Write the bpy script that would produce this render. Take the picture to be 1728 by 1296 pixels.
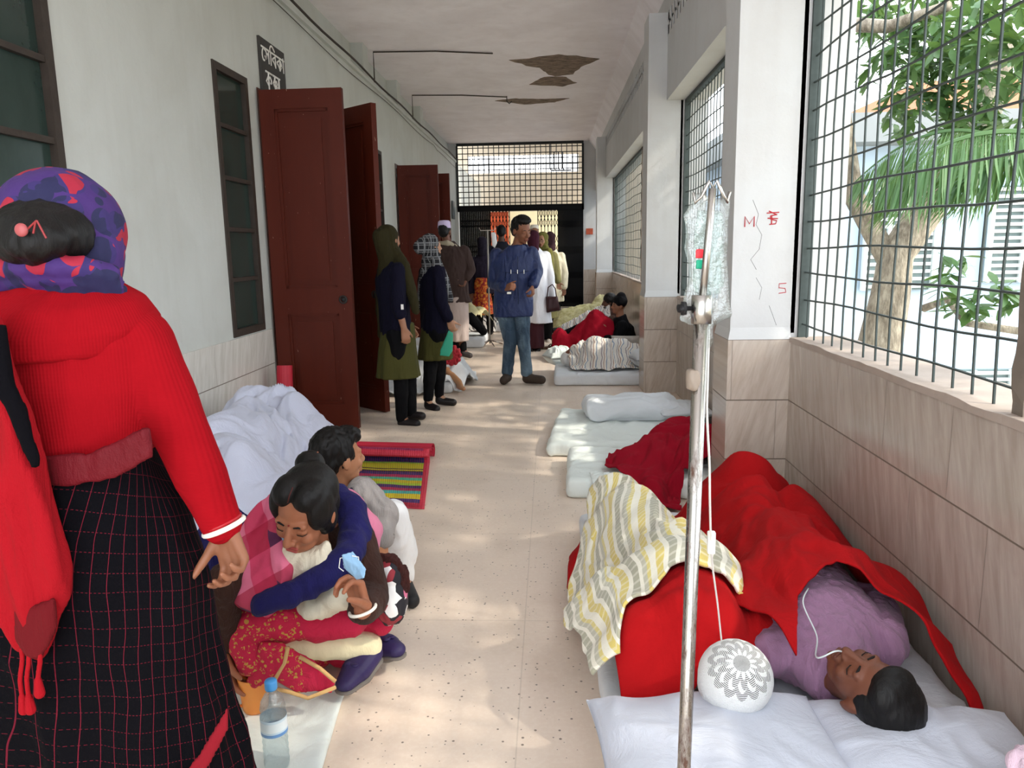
import bpy, bmesh, math, random
import numpy as np
from mathutils import Vector, Matrix, noise
random.seed(7); np.random.seed(7)
C = bpy.context.scene.collection
for o in list(bpy.data.objects): bpy.data.objects.remove(o)
scn = bpy.context.scene
PI = math.pi
# ------------------------------------------------------------------ camera
F, CX, CY, CAMH = 1280., 864., 648., 1.4
_hy = np.array([64, 228, -F]); _up = np.array([-130., (F*F+64*130.)/228, F])
_ey = _hy/np.linalg.norm(_hy); _ez = _up-_ey*(_up@_ey); _ez /= np.linalg.norm(_ez); _ex = np.cross(_ey, _ez)
RC = np.stack([_ex, _ey, _ez], 1)            # camera axes <- world axes
cam = bpy.data.objects.new('camera', bpy.data.cameras.new('camera')); C.objects.link(cam)
cam.data.sensor_width = 36; cam.data.lens = 36*F/1728; cam.data.clip_start = .05; cam.data.clip_end = 300
cam.matrix_world = Matrix.Translation((0, 0, CAMH)) @ Matrix(RC.T.tolist()).to_4x4()
scn.camera = cam
def at(px, py, y=None, z=None, x=None):
    """point of the place seen at a pixel of the photograph, at a known distance, height or side"""
    r = RC.T @ np.array([px-CX, -(py-CY), -F])
    t = y/r[1] if y is not None else ((z-CAMH)/r[2] if z is not None else x/r[0])
    return Vector((r[0]*t, r[1]*t, r[2]*t+CAMH))
# ------------------------------------------------------------------ world, sun, exposure
scn.view_settings.view_transform = 'Standard'; scn.view_settings.look = 'None'
scn.view_settings.exposure = 0.10; scn.view_settings.gamma = 1.0; scn.view_settings.use_curve_mapping = False
w = bpy.data.worlds.new('world'); scn.world = w; w.use_nodes = True
wn = w.node_tree; bg = wn.nodes['Background']
tc = wn.nodes.new('ShaderNodeTexCoord'); sp = wn.nodes.new('ShaderNodeSeparateXYZ'); cr = wn.nodes.new('ShaderNodeValToRGB')
wn.links.new(tc.outputs['Generated'], sp.inputs[0]); wn.links.new(sp.outputs['Z'], cr.inputs[0]); wn.links.new(cr.outputs[0], bg.inputs[0])
cr.color_ramp.elements[0].color = (.93, .96, 1, 1); cr.color_ramp.elements[1].color = (.84, .92, 1, 1)
bg.inputs[1].default_value = 4.3
sun = bpy.data.objects.new('sun', bpy.data.lights.new('sun', 'SUN')); C.objects.link(sun)
sun.data.energy = 3.6; sun.data.angle = math.radians(1.3); sun.data.color = (1, .92, .78)
sun.rotation_euler = Vector((-1, .27, -.88)).to_track_quat('-Z', 'Y').to_euler()
scn.cycles.max_bounces = 10; scn.cycles.diffuse_bounces = 6; scn.cycles.glossy_bounces = 3
scn.cycles.transmission_bounces = 8; scn.cycles.transparent_max_bounces = 16
scn.cycles.caustics_reflective = False; scn.cycles.caustics_refractive = False
scn.cycles.sample_clamp_indirect = 6
# ------------------------------------------------------------------ helpers
def srgb(h):
    if isinstance(h, str):
        h = h.lstrip('#'); v = [int(h[i:i+2], 16)/255 for i in (0, 2, 4)]
        return tuple((c/12.92 if c <= .04045 else ((c+.055)/1.055)**2.4) for c in v)+(1,)
    return tuple(h)+((1,) if len(h) == 3 else ())
class NT:
    def __init__(s, name):
        s.m = bpy.data.materials.new(name); s.m.use_nodes = True; s.t = s.m.node_tree
        s.b = s.t.nodes['Principled BSDF']; s.tc = None
    def n(s, kind, **kw):
        nd = s.t.nodes.new('ShaderNode'+kind)
        for k, v in kw.items(): setattr(nd, k, v)
        return nd
    def put(s, sock, v):
        if isinstance(v, bpy.types.NodeSocket): s.t.links.new(v, sock)
        elif v is not None: sock.default_value = v
    def co(s, which='Object'):
        if s.tc is None: s.tc = s.n('TexCoord')
        return s.tc.outputs[which]
    def math(s, op, a, b=None, c=None):
        nd = s.n('Math', operation=op)
        for i, v in enumerate((a, b, c)):
            if v is not None: s.put(nd.inputs[i], v)
        return nd.outputs[0]
    def sep(s, v):
        nd = s.n('SeparateXYZ'); s.put(nd.inputs[0], v); return nd.outputs
    def comb(s, x=0., y=0., z=0.):
        nd = s.n('CombineXYZ'); [s.put(nd.inputs[i], v) for i, v in enumerate((x, y, z))]; return nd.outputs[0]
    def mp(s, v, scale=(1, 1, 1), rot=(0, 0, 0), loc=(0, 0, 0)):
        nd = s.n('Mapping'); s.put(nd.inputs[0], v); nd.inputs['Scale'].default_value = scale
        nd.inputs['Rotation'].default_value = rot; nd.inputs['Location'].default_value = loc; return nd.outputs[0]
    def noise(s, v, scale=5., detail=3., rough=.5, dist=0., out='Fac'):
        nd = s.n('TexNoise'); s.put(nd.inputs['Vector'], v); nd.inputs['Scale'].default_value = scale
        nd.inputs['Detail'].default_value = detail; nd.inputs['Roughness'].default_value = rough; nd.inputs['Distortion'].default_value = dist
        return nd.outputs[out]
    def voro(s, v, scale=5., feature='F1', out='Distance', rnd=1.):
        nd = s.n('TexVoronoi', feature=feature); s.put(nd.inputs['Vector'], v); nd.inputs['Scale'].default_value = scale
        nd.inputs['Randomness'].default_value = rnd
        return nd.outputs[out]
    def ramp(s, f, stops, interp='LINEAR'):
        nd = s.n('ValToRGB'); s.put(nd.inputs[0], f); r = nd.color_ramp; r.interpolation = interp
        while len(r.elements) < len(stops): r.elements.new(.5)
        for e, (p, c) in zip(r.elements, stops): e.position = p; e.color = srgb(c)
        return nd.outputs[0]
    def mix(s, f, a, b, mode='MIX'):
        nd = s.n('Mix', data_type='RGBA', blend_type=mode); s.put(nd.inputs[0], f)
        s.put(nd.inputs[6], srgb(a) if isinstance(a, (str, tuple)) else a); s.put(nd.inputs[7], srgb(b) if isinstance(b, (str, tuple)) else b)
        return nd.outputs[2]
    def bump(s, h, strength=.3, dist=.01):
        nd = s.n('Bump'); s.put(nd.inputs['Height'], h); nd.inputs['Strength'].default_value = strength; nd.inputs['Distance'].default_value = dist
        s.t.links.new(nd.outputs[0], s.b.inputs['Normal'])
    def done(s, col=None, rough=None, metal=None, spec=None, **kw):
        if col is not None: s.put(s.b.inputs['Base Color'], srgb(col) if isinstance(col, (str, tuple)) else col)
        s.put(s.b.inputs['Roughness'], rough); s.put(s.b.inputs['Metallic'], metal); s.put(s.b.inputs['Specular IOR Level'], spec)
        for k, v in kw.items(): s.put(s.b.inputs[k.replace('_', ' ')], v)
        return s.m
_pm = {}
def plain(col, rough=.7, var=.12, scale=8., bump=.0, bscale=60., metal=0., spec=.3, sheen=0.):
    """one even colour with a light wear variation"""
    key = (col, rough, var, scale, bump, bscale, metal, spec, sheen)
    if key in _pm: return _pm[key]
    t = NT('plain_'+str(col).lstrip('#')); c = srgb(col); lo = tuple(max(0, v*(1-var)) for v in c[:3])+(1,); hi = tuple(min(1, v*(1+var)) for v in c[:3])+(1,)
    f = t.noise(t.co(), scale, 4.)
    if bump: t.bump(t.noise(t.co(), bscale, 3.), bump, .004)
    _pm[key] = t.done(t.mix(f, lo, hi), rough, metal, spec)
    if sheen: t.b.inputs['Sheen Weight'].default_value = sheen*min(1, max(c[:3])*3)
    return _pm[key]
def cloth(col, wr=.35, var=.1, rough=.9, wscale=9., weave=400., sheen=.15):
    """cloth of one colour with soft creases"""
    key = ('cloth', col, wr, var, rough, wscale, weave, sheen)
    if key in _pm: return _pm[key]
    t = NT('cloth_'+str(col).lstrip('#')); c = srgb(col); lo = tuple(v*(1-var) for v in c[:3])+(1,); hi = tuple(min(1, v*(1+var)) for v in c[:3])+(1,)
    f = t.noise(t.co(), 6., 5.)
    h1 = t.noise(t.mp(t.co(), (1, 1, .35)), wscale, 5., .6, 1.5); h2 = t.noise(t.co(), weave, 1.)
    t.bump(t.math('ADD', h1, t.math('MULTIPLY', h2, .06)), wr, .03)
    _pm[key] = t.done(t.mix(f, lo, hi), rough, 0., .15); t.b.inputs['Sheen Weight'].default_value = sheen*min(1, max(c[:3])*3)
    return _pm[key]
def obj(name, bm_or_me, mat=None, parent=None, smooth=False, label=None):
    if isinstance(bm_or_me, bmesh.types.BMesh):
        me = bpy.data.meshes.new(name); bmesh.ops.recalc_face_normals(bm_or_me, faces=bm_or_me.faces); bm_or_me.to_mesh(me); bm_or_me.free()
    else: me = bm_or_me
    if parent is not None:
        off = parent_origin(parent); me.transform(Matrix.Translation(-off))
    o = bpy.data.objects.new(name, me); C.objects.link(o)
    if parent is not None: o.parent = parent
    if mat is not None: me.materials.append(mat)
    if smooth: me.polygons.foreach_set('use_smooth', [True]*len(me.polygons))
    if label: o['label'] = label
    return o
def parent_origin(p):
    v = Vector(p.location)
    while p.parent: p = p.parent; v += Vector(p.location)
    return v
def tag(o, label, cat, group=None, kind=None):
    o['label'] = label; o['category'] = cat
    if group: o['group'] = group
    if kind: o['kind'] = kind
    return o
def thing(name, label, cat, loc=(0, 0, 0), group=None, kind=None):
    o = bpy.data.objects.new(name, None); o.empty_display_size = .05; C.objects.link(o); o.location = Vector(loc)
    return tag(o, label, cat, group, kind)
def struct(name, bm, mat, parent=None, label=None, smooth=False):
    o = obj(name, bm, mat, parent, smooth)
    if parent is None: o['kind'] = 'structure'
    if label: o['label'] = label
    return o
def bx(bm, x0, x1, y0, y1, z0, z1):
    vs = [bm.verts.new((x, y, z)) for x in (x0, x1) for y in (y0, y1) for z in (z0, z1)]
    for f in ((0, 1, 3, 2), (4, 6, 7, 5), (0, 4, 5, 1), (2, 3, 7, 6), (0, 2, 6, 4), (1, 5, 7, 3)): bm.faces.new([vs[i] for i in f])
    return vs
def box(*a):
    bm = bmesh.new(); bx(bm, *a); return bm
def bevel(bm, w, seg=2):
    bmesh.ops.bevel(bm, geom=bm.edges[:], offset=w, segments=seg, affect='EDGES', profile=.5); return bm
def frame(d):
    d = Vector(d).normalized(); a = Vector((0, 0, 1)) if abs(d.z) < .9 else Vector((1, 0, 0))
    u = d.cross(a).normalized(); return u, d.cross(u).normalized()
def tube(bm, pts, r, seg=8, cap=True, closed=False):
    pts = [Vector(p) for p in pts]; n = len(pts); rings = []
    rr = r if isinstance(r, (list, tuple)) else [r]*n
    u = None
    for i, p in enumerate(pts):
        if closed: d = pts[(i+1) % n]-pts[i-1]
        else: d = pts[min(i+1, n-1)]-pts[max(i-1, 0)]
        if d.length < 1e-9: d = Vector((0, 0, 1))
        d.normalize()
        if u is None: u = frame(d)[0]
        u = (u-d*u.dot(d)).normalized(); v = d.cross(u)
        rings.append([bm.verts.new(p+(u*math.cos(2*PI*k/seg)+v*math.sin(2*PI*k/seg))*rr[i]) for k in range(seg)])
    m = n if closed else n-1
    for i in range(m):
        A, B = rings[i], rings[(i+1) % n]
        for k in range(seg): bm.faces.new((A[k], A[(k+1) % seg], B[(k+1) % seg], B[k]))
    if cap and not closed:
        bm.faces.new(rings[0][::-1]); bm.faces.new(rings[-1])
    return bm
def tb(pts, r, seg=8, closed=False): return tube(bmesh.new(), pts, r, seg, closed=closed)
def lathe(bm, prof, c, seg=24, axis=(0, 0, 1), sx=1., sy=1.):
    c = Vector(c); ax = Vector(axis).normalized(); u, v = frame(ax) if abs(ax.z) < .999 else (Vector((1, 0, 0)), Vector((0, 1, 0)))
    rings = []
    for r, h in prof:
        if r < 1e-6: rings.append([bm.verts.new(c+ax*h)])
        else: rings.append([bm.verts.new(c+ax*h+u*math.cos(2*PI*k/seg)*r*sx+v*math.sin(2*PI*k/seg)*r*sy) for k in range(seg)])
    for A, B in zip(rings, rings[1:]):
        if len(A) == 1 and len(B) == 1: continue
        for k in range(seg):
            if len(A) == 1: bm.faces.new((A[0], B[(k+1) % seg], B[k]))
            elif len(B) == 1: bm.faces.new((A[k], A[(k+1) % seg], B[0]))
            else: bm.faces.new((A[k], A[(k+1) % seg], B[(k+1) % seg], B[k]))
    return bm
def prism(bm, poly, o, ux, uy, depth):
    """outline poly (2-D) placed with axes ux, uy at o and pushed along ux x uy by depth"""
    o, ux, uy = Vector(o), Vector(ux), Vector(uy); n = ux.cross(uy).normalized()*depth
    a = [bm.verts.new(o+ux*p[0]+uy*p[1]) for p in poly]; b = [bm.verts.new(v.co+n) for v in a]
    bm.faces.new(a); bm.faces.new(b[::-1])
    for i in range(len(a)): bm.faces.new((a[i], b[i], b[(i+1) % len(a)], a[(i+1) % len(a)]))
    return bm

# ------------------------------------------------------------------ materials of the building
def mk_plaster(name, col, dirt, k=1.):
    t = NT(name); p = t.co()
    f = t.ramp(t.noise(p, 1.6, 6., .6, .4), [(.35, '#000000'), (.75, '#ffffff')])
    c = t.mix(t.math('MULTIPLY', f, .38*k), col, dirt)
    s = t.ramp(t.noise(t.mp(p, (3, 3, 6)), 7., 6., .7), [(.62, '#000000'), (.74, '#ffffff')])
    c = t.mix(t.math('MULTIPLY', s, .22*k), c, dirt)
    st = t.ramp(t.noise(t.mp(p, (1, 1, .12)), 6., 3., .6), [(.5, '#000000'), (.8, '#ffffff')])
    c = t.mix(t.math('MULTIPLY', st, .22*k), c, dirt)
    t.bump(t.noise(p, 22., 6., .6), .18, .01)
    return t.done(c, .75, 0., .25)
M_wall = mk_plaster('lime_plaster_wall', '#c6cac5', '#a6a69c')
M_ceil = mk_plaster('ceiling_plaster', '#fbf6f9', '#ddd4d5', 1.3)
M_pil = mk_plaster('whitewashed_pillar', '#cfd1d1', '#b3aca6', .9)
def mk_tile(name, axes, base, dark, tw, th, z0, rough):
    t = NT(name); o = t.sep(t.co()); a = o[axes]; z = o[2]
    u = t.math('DIVIDE', a, tw); v = t.math('DIVIDE', t.math('SUBTRACT', z, z0), th)
    row = t.math('FLOOR', v); u2 = t.math('ADD', u, t.math('MULTIPLY', row, .5))
    fu = t.math('ABSOLUTE', t.math('SUBTRACT', t.math('FRACT', u2), .5)); fv = t.math('ABSOLUTE', t.math('SUBTRACT', t.math('FRACT', v), .5))
    gu = t.math('GREATER_THAN', fu, .5-.0022/tw); gv = t.math('GREATER_THAN', fv, .5-.003/th)
    g = t.math('MAXIMUM', t.math('MULTIPLY', gu, .55), gv)
    cell = t.n('TexWhiteNoise', noise_dimensions='2D'); t.put(cell.inputs['Vector'], t.comb(t.math('FLOOR', u2), row, 0.))
    q = t.comb(t.math('ADD', t.math('MULTIPLY', a, 1.), t.math('MULTIPLY', z, -.28)), t.math('MULTIPLY', z, .14), cell.outputs[0])
    n1 = t.noise(q, 26., 4., .65, .35); c = t.mix(t.ramp(n1, [(.35, '#000000'), (.7, '#ffffff')]), dark, base)
    c = t.mix(t.math('MULTIPLY', cell.outputs[0], .18), c, dark)
    c = t.mix(g, c, '#6e6257')
    r = t.math('ADD', t.math('MULTIPLY', g, .5), rough)
    t.bump(t.math('SUBTRACT', 1., g), .35, .004)
    return t.done(c, r, 0., .5)
M_tileY = mk_tile('beige_marble_tile_side', 1, '#bfb4aa', '#a5988d', .46, .312, -.006, .16)
M_tileX = mk_tile('beige_marble_tile_front', 0, '#cfc4b8', '#b6a799', .46, .312, -.006, .2)
M_tileL = mk_tile('pale_wall_tile_left', 1, '#e0ded7', '#cac7bd', .6, .30, -.05, .25)
t = NT('speckled_terrazzo_floor'); p = t.co()
c = t.mix(t.noise(p, 1.3, 5., .6), '#e8d7c7', '#dac6b4')
c = t.mix(t.math('MULTIPLY', t.ramp(t.noise(p, 60., 3., .7), [(.45, '#000000'), (.7, '#ffffff')]), .35), c, '#efe2d4')
v = t.voro(p, 55.); sz = t.voro(p, 55., out='Color')
spk = t.math('LESS_THAN', v, t.math('MULTIPLY', t.sep(sz)[0], .24)); spk = t.math('MULTIPLY', spk, t.math('GREATER_THAN', t.sep(sz)[1], .45))
c = t.mix(t.math('MULTIPLY', spk, .8), c, '#5b4f45')
o = t.sep(p)
jx = t.math('GREATER_THAN', t.math('ABSOLUTE', t.math('SUBTRACT', t.math('FRACT', t.math('ADD', t.math('DIVIDE', o[0], .9), .12)), .5)), .4975)
jy = t.math('GREATER_THAN', t.math('ABSOLUTE', t.math('SUBTRACT', t.math('FRACT', t.math('DIVIDE', o[1], .9)), .5)), .4975)
c = t.mix(t.math('MULTIPLY', t.math('MAXIMUM', jx, jy), .22), c, '#8c7b68')
stn = t.ramp(t.noise(p, 2.7, 5., .65), [(.5, '#000000'), (.72, '#ffffff')]); c = t.mix(t.math('MULTIPLY', stn, .22), c, '#b39d88')
M_floor = t.done(c, t.math('ADD', .34, t.math('MULTIPLY', stn, .2)), 0., .4)
t = NT('red_brown_door_paint'); p = t.co()
c = t.mix(t.noise(t.mp(p, (1, 1, .2)), 9., 5., .6), '#461509', '#561f10')
ch = t.ramp(t.noise(t.mp(p, (6, 6, 1.6)), 9., 5., .6), [(.70, '#000000'), (.72, '#ffffff')]); c = t.mix(t.math('MULTIPLY', ch, .55), c, '#c9ac98')
t.bump(t.noise(t.mp(p, (1, 1, .1)), 30., 4.), .12, .005); M_door = t.done(c, .5, 0., .2)
M_frame = plain('#3a322c', .6, .3, 20., .3)
M_iron = plain('#2e302f', .55, .3, 30., .2, metal=.4)
M_mesh = plain('#4b5452', .6, .25, 30., 0., metal=.3)
M_gate = plain('#0b0b0d', .6, .2, 30., 0., spec=.15)
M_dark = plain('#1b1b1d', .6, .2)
t = NT('dusty_window_glass'); p = t.co()
c = t.mix(t.noise(t.mp(p, (1, 1, .5)), 5., 5., .7), '#1e2b28', '#34453f')
M_glassL = t.done(c, .12, 0., .6)

# ------------------------------------------------------------------ the gallery
XL, XR, XP, CE, YE = -2.2, 1.21, .91, 3.86, 18.4
struct('floor', box(-2.6, 1.45, -1.5, 27, -.25, 0), M_floor, label='speckled beige terrazzo floor of the gallery')
bm = bmesh.new(); bx(bm, -2.75, .93, -1.5, YE, CE, 4.0)
prism(bm, [(.93, 3.86), (1.08, 3.66), (1.46, 3.66), (1.46, 4.0), (.93, 4.0)], (0, -1.5, 0), (1, 0, 0), (0, 0, 1), -(YE+1.5))
ceiling = struct('ceiling', bm, M_ceil, label='stained whitewashed concrete ceiling')
# left wall: lower thick wall with ledge, upper wall set back, pilasters
bm = bmesh.new()
door_y = [(5.92, 7.15), (11.1, 12.4)]
openings = [(1.9, 3.46, .83, 2.65), (5.14, 5.72, .83, 2.66), (9.85, 10.2, .83, 2.69)]
cuts = sorted([(a, b, 0, 2.64) for a, b in door_y]+openings)
y = -1.5
for a, b, z0, z1 in cuts:
    bx(bm, -2.42, XL, y, a, 0, 3.45)
    if z0 > 0: bx(bm, -2.42, XL, a, b, 0, z0)
    bx(bm, -2.42, XL, a, b, z1, 3.45); y = b
bx(bm, -2.42, XL, y, 25, 0, 3.45)
bx(bm, -2.6, -2.36, -1.5, YE, 3.45, 4.0)
for yy in (6.3, 9.5, 11.55, 13.6): bx(bm, -2.37, XL-.01, yy, yy+.26, 3.45, 3.9)
wall_left = struct('wall_left', bm, M_wall, label='white plastered ward wall with doors along the gallery')
bm = bmesh.new(); y = -1.5
for a, b in door_y+[(18.2, 18.2)]:
    bx(bm, XL-.01, XL+.012, y, a-.06, 0, .82)
    y = b+.06
struct('trim_1', bm, M_tileL, label='pale tiled dado along the ward wall')
bm = bmesh.new(); bx(bm, XL-.02, XL+.035, -1.5, 18.3, 3.43, 3.47); struct('trim_2', bm, M_wall, label='plaster ledge under the ceiling of the ward wall')
# rooms behind the doors
bm = bmesh.new(); bx(bm, -5.2, -5.1, 1, 14, 0, 3.2); bx(bm, -5.2, -2.42, 1, 1.1, 0, 3.2); bx(bm, -5.2, -2.42, 14, 14.1, 0, 3.2); bx(bm, -5.2, -2.42, 1, 14, 3.2, 3.3)
struct('wall_ward', bm, M_wall); struct('floor_ward', box(-5.2, -2.42, 1, 14, -.2, 0), M_floor)
# door frames and leaves
def leaf(name, hinge, ang, w, h, panel_side, lab, knob=True):
    """ang: direction the leaf points away from its hinge"""
    r = thing(name, lab, 'door', hinge, None, 'structure')
    u = Vector((math.cos(ang), math.sin(ang), 0)); n = Vector((-u.y, u.x, 0)); up = Vector((0, 0, 1)); H = Vector(hinge)
    bm = bmesh.new()
    def sl(a, b, z0, z1, t): # slab on both faces
        vs = []
        for k in (-t, t):
            vs += [[bm.verts.new(H+u*p+up*q+n*k) for p, q in ((a, z0), (b, z0), (b, z1), (a, z1))]]
        A, B = vs; bm.faces.new(A); bm.faces.new(B[::-1])
        for i in range(4): bm.faces.new((A[i], B[i], B[(i+1) % 4], A[(i+1) % 4]))
    sl(0, .11, 0, h, .026); sl(w-.11, w, 0, h, .026); sl(.11, w-.11, 0, .2, .0255); sl(.11, w-.11, h-.14, h, .0255); sl(.11, w-.11, .92, 1.12, .0255)
    for z0, z1 in ((.2, .92), (1.12, h-.14)):
        sl(.11, w-.11, z0, z1, .004)
        for i, (m, tt) in enumerate(((.0, .017), (.06, .013))):
            a, b = .11+m, w-.11-m
            if i == 0:
                sl(a, a+.02, z0, z1, tt); sl(b-.02, b, z0, z1, tt); sl(a, b, z0, z0+.02, tt); sl(a, b, z1-.02, z1, tt)
            else: sl(a, b, z0+m, z1-m, tt)
    obj('leaf', bm, M_door, r)
    if knob:
        p = H+u*(w-.07)+up*1.03-n*.035*panel_side
        bm = bmesh.new(); tube(bm, [p+(u*math.cos(a)+up*math.sin(a))*.028 for a in np.linspace(0, 2*PI, 16, endpoint=False)], .006, 6, closed=True)
        lathe(bm, [(0, 0), (.02, 0), (.018, .01), (0, .014)], p+n*.014*panel_side, 12, -n*panel_side); obj('handle', bm, M_iron, r, True)
    return r
bm = bmesh.new()
for a, b in door_y:
    for y0 in (a, b-.06): bx(bm, -2.36, XL+.006, y0, y0+.06, 0, 2.64)
    bx(bm, -2.36, XL+.006, a+.06, b-.06, 2.58, 2.64)
struct('trim_3', bm, plain('#4a2a20', .5, .2), label='dark red timber door frames')
leaf('door_1', (-2.17, 5.9, .01), math.radians(-1), .63, 2.6, 1, 'open red-brown panelled door leaf with ring handle, nearest')
leaf('door_2', (-2.17, 7.1, .01), math.radians(-40), .95, 2.6, 1, 'dark red-brown door leaf just behind the nearest one')
leaf('door_3', (-2.17, 11.12, .01), math.radians(2), .58, 2.6, 1, 'red-brown door leaf beyond the two nurses', False)
leaf('door_4', (-2.17, 12.42, .01), math.radians(-2), .58, 2.6, 1, 'farthest red-brown door leaf near the gate', False)
# glazed ward windows
def ward_window(i, a, b, z0, z1, rows, cols, lab):
    w_ = thing('window_%d' % i, lab, 'window', (XL, a, z0), None, 'structure'); bm = bmesh.new(); t = .05
    x0, x1 = XL-.05, XL+.012
    bx(bm, x0, x1, a, a+t, z0, z1); bx(bm, x0, x1, b-t, b, z0, z1); bx(bm, x0, x1, a+t, b-t, z0, z0+t); bx(bm, x0, x1, a+t, b-t, z1-t, z1)
    for k in range(1, rows):
        z = z0+t+(z1-z0-2*t)*k/rows; bx(bm, x0+.012, x1-.008, a+t, b-t, z-.014, z+.014)
    for k in range(1, cols):
        y = a+t+(b-a-2*t)*k/cols; bx(bm, x0+.012, x1-.004, y-.02, y+.02, z0+t, z1-t)
    obj('window_frame', bm, M_frame, w_); obj('glass', box(XL-.03, XL-.024, a+t, b-t, z0+t, z1-t), M_glassL, w_)
ward_window(1, 1.9, 3.46, .83, 2.65, 5, 2, 'dark-framed glazed ward window beside the woman in red')
ward_window(2, 5.14, 5.72, .83, 2.66, 5, 1, 'narrow dark-framed ward window beside the first door')
ward_window(3, 9.85, 10.2, .83, 2.69, 5, 1, 'narrow far ward window behind the second door')
# right wall: pillars, sill walls, lintels
PY = [(-1.2, -.6), (3.89, 4.19), (7.35, 7.7), (15.0, 15.35)]
bays = [(-.6, 3.89), (4.19, 7.35), (7.7, 15.0), (15.35, YE)]
bm = bmesh.new(); bx(bm, 1.08, 1.45, -1.5, YE, 2.72, 3.26); bx(bm, 1.08, 1.45, -1.5, YE, 3.5, 3.66)
for a, b in PY: bx(bm, XR, 1.45, a, b, .9, 2.72)
bx(bm, XR, 1.45, -1.5, -1.2, 0, 2.72)
wall_right = struct('wall_right', bm, M_pil, label='whitewashed outer wall above the grilled openings')
# ventilation band: pierced plaster over a dark backing, painted shade for the holes
bm = bmesh.new(); bx(bm, 1.08, 1.0875, -1.5, YE, 3.26, 3.28); bx(bm, 1.08, 1.0875, -1.5, YE, 3.48, 3.5); y = -1.5
while y < YE:
    bx(bm, 1.08, 1.0875, y, y+.075, 3.28, 3.48); y += .15
bx(bm, 1.08, 1.0875, -1.5, YE, 3.365, 3.395)
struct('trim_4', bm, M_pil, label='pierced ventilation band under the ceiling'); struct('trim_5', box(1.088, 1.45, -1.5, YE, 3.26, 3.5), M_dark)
bm = bmesh.new()
for a, b in PY: bx(bm, XP, XR+.02, a, b, .96, 3.47)
for a, b in PY[:1]: bx(bm, XP, XR+.02, a, b, 0, .96)
struct('trim_6', bm, M_pil, label='whitewashed concrete pillars between the openings')
bm = bmesh.new(); tiles = bmesh.new()
for a, b in PY[1:]:
    bx(tiles, XP-.012, XR+.02, a-.018, b+.01, 0, .93)
    vs = bx(bm, XP-.012, XR, a-.018, b+.01, .93, .99)
    for v in vs:
        if v.co.z > .95 and v.co.x < 1: v.co.x += .014
        if v.co.z > .95 and v.co.y < (a+b)/2: v.co.y += .018
struct('trim_7', tiles, M_tileX, label='tiled pillar bases'); struct('trim_8', bm, M_pil, label='mortar collars above the pillar tiles')
bm = bmesh.new()
for a, b in bays: bx(bm, XR, 1.45, a, b, 0, .915)
struct('wall_sill', bm, M_tileY, label='glossy beige tiled sill wall under the openings')
bm = bmesh.new()
for a, b in bays: bx(bm, XR-.004, 1.47, a, b, .915, .94)
bmesh.ops.subdivide_edges(bm, edges=[e for e in bm.edges if e.calc_length() > 2], cuts=60, use_grid_fill=True)
for v in bm.verts:
    if v.co.z > .93: v.co.z += .008*noise.noise(v.co*9)
    v.co.x += .006*noise.noise(v.co*7+Vector((3, 1, 2)))
struct('trim_9', bm, mk_plaster('worn_sill_cement', '#b5a79c', '#8f7f73', 1.6), label='rough cement sill top')
# steel mesh grilles
def grille(i, a, b, z0, z1, lab, mull=(), dy=.115, dz=.128):
    g = thing('window_%d' % i, lab, 'window', (1.33, a, z0), None, 'structure'); bm = bmesh.new(); rnd = random.Random(i)
    y = a+.06
    while y < b-.02:
        j = [rnd.uniform(-.005, .005) for _ in range(4)]; zs = np.linspace(z0, z1, 10)
        tube(bm, [(1.275+.003*math.sin(7*z+y), y+j[0]+.005*math.sin(3*z+j[1]*900), z) for z in zs], .0046, 5); y += dy
    z = z0+.07
    while z < z1-.02:
        ys = np.linspace(a, b, max(6, int((b-a)*5))); ph = rnd.uniform(0, 6)
        tube(bm, [(1.267+.003*math.sin(5*y+ph), y, z+.006*math.sin(4.1*y+ph)+rnd.uniform(-.002, .002)) for y in ys], .0046, 5); z += dz
    obj('mesh_bars', bm, M_mesh, g); bm = bmesh.new()
    for y0 in (a+.0, b-.02): bx(bm, 1.245, 1.295, y0, y0+.02, z0, z1)
    bx(bm, 1.245, 1.295, a+.035, b-.035, z1-.03, z1)
    obj('frame', bm, M_mesh, g)
    for m in mull:
        tt = bmesh.new(); bx(tt, 1.24, 1.31, m-.03, m+.03, z0, z1)
        bmesh.ops.subdivide_edges(tt, edges=[e for e in tt.edges if e.calc_length() > 1], cuts=40, use_grid_fill=True)
        for v in tt.verts: v.co += Vector((.009*noise.noise(v.co*12), .012*noise.noise(v.co*9+Vector((5, 0, 0))), 0))
        obj('mullion', tt, mk_plaster('mottled_post', '#8d8276', '#463e38', 2.2), g)
grille(4, -.6, 3.89, .93, 2.72, 'nearest steel mesh opening with palm and trees outside', (2.045,))
grille(5, 4.19, 7.35, .93, 2.72, 'second steel mesh opening behind the drip stand')
grille(6, 7.7, 15.0, .93, 2.72, 'long far mesh opening with a rusty pipe post', (10.6,))
grille(7, 15.35, YE, .93, 2.72, 'last mesh opening beside the gate')
bm = bmesh.new(); bx(bm, .8, 1.45, YE, YE+.25, 0, 4); bx(bm, -2.42, XL+.03, YE, YE+.25, 0, 4)
struct('wall_end', bm, M_pil); struct('trim_10', box(.8, 1.21, YE-.015, YE, 0, .9), M_tileX)
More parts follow.
